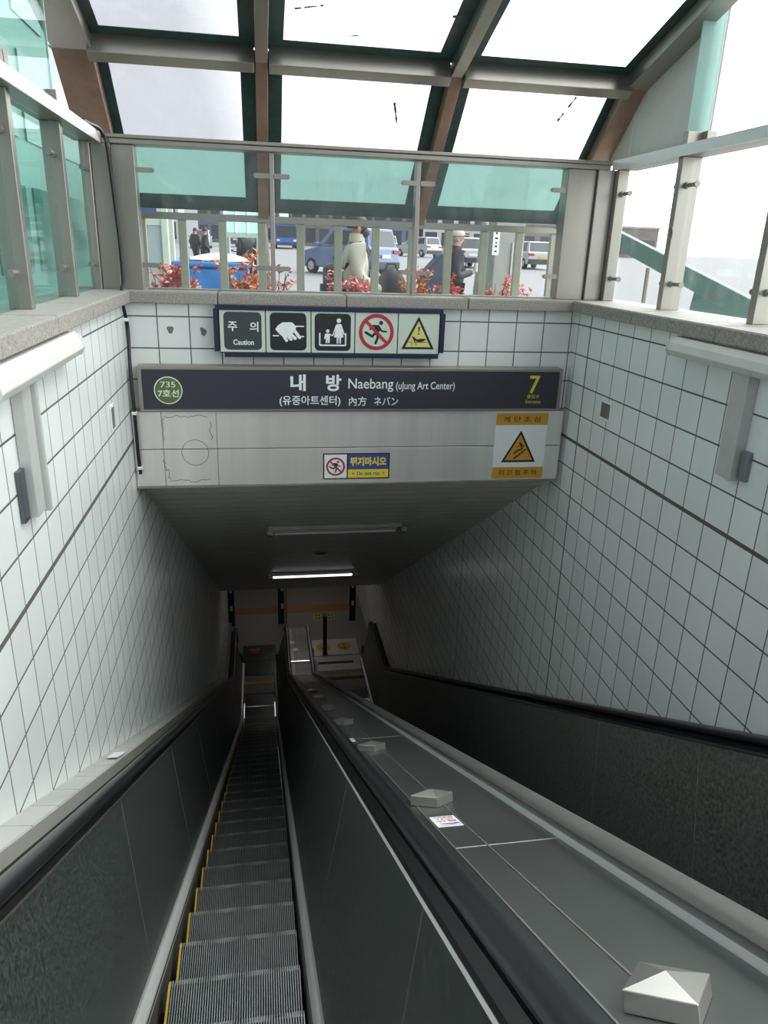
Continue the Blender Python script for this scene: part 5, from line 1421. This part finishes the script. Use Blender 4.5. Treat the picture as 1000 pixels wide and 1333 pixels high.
# shrubs with red autumn leaves in a low bed just outside
MB_ = MB()
slab('trim_2', XL-0.2, XR+0.4, 7.02, 7.62, mat('planter_soil', (0.12, 0.10, 0.08), 0.9), 0.10)
M_STEM = mat('twig', (0.14, 0.09, 0.07), 0.8)
LEAF = {'red': mat('red_leaf', (0.75, 0.13, 0.10), 0.5, noise=0.4, nscale=30), 'orange': mat('orange_leaf', (0.80, 0.27, 0.08), 0.5, noise=0.4, nscale=30),
        'pink': mat('pinkish_red_leaf', (0.78, 0.20, 0.18), 0.5, noise=0.4, nscale=30), 'gold': mat('gold_leaf', (0.60, 0.36, 0.08), 0.5, noise=0.4, nscale=30)}
def shrub(x, y, top, spread, colr, nl, label):
    t = thing('red_leaf_shrub', label, 'shrub', (x, y, gz(y)+0.10), 0, 'autumn shrubs outside the front glazing')
    st = MB(); lf = MB(); z0 = 0.0; H = top - (gz(y)+0.10)
    tips = []
    for q in range(9):
        a = random.uniform(0, 2*PI); r = spread*random.uniform(0.2, 1.0); h = H*random.uniform(0.72, 1.0)
        b = Vector((0.02*math.cos(a), 0.02*math.sin(a), 0)); m_ = Vector((r*0.35*math.cos(a), r*0.35*math.sin(a)*0.5, h*0.6)); e = Vector((r*math.cos(a), r*math.sin(a)*0.5, h))
        st.tube([b, m_, e], [0.008, 0.006, 0.003], 5)
        for w in range(4):
            k_ = random.uniform(0.35, 1.0); p = m_.lerp(e, k_); e2 = p + Vector((random.uniform(-.13, .13), random.uniform(-.07, .07), random.uniform(0.0, .12)))
            st.tube([p, e2], [0.004, 0.002], 4); tips.append((p, e2))
    for q in range(int(nl*1.5)):
        p, e2 = random.choice(tips); c = p.lerp(e2, random.uniform(0.2, 1.2))
        d = Vector((random.uniform(-1, 1), random.uniform(-1, 1), random.uniform(-.5, .6))).normalized()
        sd = d.cross(Vector((random.uniform(-1, 1), random.uniform(-1, 1), 1))).normalized()
        L = random.uniform(0.04, 0.065); wd = L*0.24; nn_ = d.cross(sd)*0.0008
        lf.add([c, c + d*L*0.5 + sd*wd, c + d*L, c + d*L*0.5 - sd*wd], [(0,1,2,3)])
    st.build('stems', M_STEM, t, local=True)
    o = lf.build('foliage', LEAF[colr], t, local=True)
for (x, y, tp, sp, cl_, nl, lb) in ((-0.90, 7.3, 1.34, 0.16, 'pink', 330, 'red shrub at the far left of the front glazing, before the booth'),
                               (-0.68, 7.2, 1.52, 0.16, 'red', 420, 'tall red shrub just left of the blue bin'),
                               (-0.10, 7.3, 1.50, 0.24, 'orange', 480, 'spreading orange red shrub at the right of the blue bin'),
                               (0.16, 7.4, 1.42, 0.13, 'pink', 200, 'pinkish red shrub behind the first slim post'),
                               (0.40, 7.25, 1.16, 0.10, 'orange', 110, 'low orange shrub left of the walker in the cream fleece'),
                               (0.82, 7.3, 1.47, 0.20, 'pink', 360, 'red shrub in front of the walker in the cream fleece'),
                               (1.08, 7.2, 1.26, 0.18, 'gold', 300, 'golden brown shrub beside the black shoulder bag'),
                               (1.52, 7.3, 1.44, 0.16, 'orange', 330, 'orange shrub behind the second slim post'),
                               (1.92, 7.25, 1.38, 0.16, 'red', 230, 'thin red shrub in front of the walker in the cap'),
                               (2.30, 7.3, 1.36, 0.14, 'red', 230, 'thin red shrub in front of the grey pillar'),
                               (2.60, 7.35, 1.32, 0.15, 'pink', 260, 'pink red shrub at the right end of the front glazing')):
    shrub(x, y, tp, sp, cl_, nl, lb)

# buildings at the end of the street and across the road
def building(x0, x1, y, h, mt, nwx, nwz, label, dep=8.0):
    z0 = gz(y)-0.1
    t = thing('building', label, 'building', ((x0+x1)/2, y, z0))
    MB().box(x0, x1, y, y+dep, z0, z0+h).build('walls', mt, t)
    w = (x1-x0)/nwx
    for i in range(nwx):
        for j in range(nwz):
            zz = z0+0.6+j*3.0
            if zz+2.0 > z0+h: continue
            MB().box(x0+w*(i+0.14), x0+w*(i+0.86), y-0.03, y-0.005, zz, zz+2.0).build('window', M_CARGL, t)
    MB().box(x0-0.1, x1+0.1, y-0.1, y+dep+0.1, z0+h+0.002, z0+h+0.3).build('roof_edge', M_CONC, t)
M_B1 = mat('grey_brown_facade', (0.22, 0.19, 0.17), 0.8, noise=0.2, nscale=1)
M_B2 = mat('pale_facade', (0.45, 0.45, 0.44), 0.8, noise=0.1, nscale=1)
M_B3 = mat('dark_blue_facade', (0.10, 0.13, 0.17), 0.6)
building(-26, -9.5, 100, 9, M_B2, 6, 2, 'pale building left of the side street far away')
building(-9.0, -5.5, 125, 10, M_B3, 2, 3, 'dark narrow building at the end of the side street')
building(-5.2, 4.0, 140, 10, M_B1, 4, 3, 'grey brown building closing the side street')
building(5.0, 15.0, 118, 9, M_B1, 5, 2, 'grey brown building behind the minivan across the road')
building(15.4, 22.0, 105, 9, M_B3, 3, 2, 'dark blue fronted building across the road')
building(22.5, 34.0, 105, 6, M_B2, 5, 2, 'pale building across the road behind the white cars')
building(34.5, 60.0, 110, 4.2, M_B1, 8, 2, 'grey brown building at the far right across the road')

# ---- neighbouring stair canopies seen through the side panes
M_GRN = mat('green_painted_steel', (0.05, 0.20, 0.15), 0.45, noise=0.15, nscale=2)
M_TEALP = mat('pale_teal_panel', (0.08, 0.19, 0.165), 0.35, noise=0.1, nscale=2)
t = thing('green_stair_frame', 'dark green slanting steel stair frame outside the left side panes', 'stair', (-3.2, 6.5, 0))
for k_, zo in enumerate((0.0, 0.55, 1.05)):
    MB().beam((-3.2, 4.6, 0.75+zo), (-3.2, 8.6, 2.05+zo), 0.12, 0.22 if k_ else 0.34).build('stair_stringer', M_GRN, t, bevel=0.01)
for y in (4.7, 6.0, 7.3, 8.5): MB().box(-3.27, -3.13, y-0.05, y+0.05, 0.0, 1.2+(y-4.6)*0.33+1.0).build('frame_post', M_GRN, t)
t = thing('reflection_block', 'added teal block outside the left side panes, standing in for their dark reflections', 'building', (-5.0, 7.0, 0))
MB().box(-6.2, -4.2, 3.0, 21.0, 0, 7.2).build('wall', M_TEALP, t, bevel=0.02)  # added block, puts the dark teal reflections behind the left glass
MB().box(-6.4, -4.1, 2.8, 21.1, 7.201, 7.4).build('roof', M_GRN, t, bevel=0.02)
M_KG = mat('reflection_block_glass', (0.06, 0.15, 0.13), 0.1, 0.1)
for y in (4.0, 6.4, 8.8, 11.2, 13.6, 16.0, 18.4):
    for z in (1.0, 3.3, 5.4): MB().box(-4.199, -4.17, y, y+1.9, z, z+1.5).build('block_window', M_KG, t)
MB().box(-4.17, -4.15, 5.2, 5.9, 1.1, 1.9).build('red_notice', M_STKR, t)
t = thing('stair_canopy', 'sloping teal glass edge of the neighbouring stair roof outside the right side panes', 'canopy', (3.62, 6.5, 0))
MB().beam((3.62, 8.6, 2.04), (3.62, 4.2, 1.06), 0.06, 0.16, (0, 0, 1)).build('teal_fascia', M_TEALP, t, bevel=0.01)
MB().beam((3.66, 5.9, 1.33), (3.66, 3.6, 0.80), 0.10, 0.26, (0, 0, 1)).build('teal_fascia', M_TEALP, t, bevel=0.01)
for y in (5.0, 5.9, 6.8, 7.7, 8.5): MB().cyl((3.66, y, 0), (3.66, y, 1.0+(y-4.2)*0.2), 0.025, 8).build('canopy_post', M_SS, t)
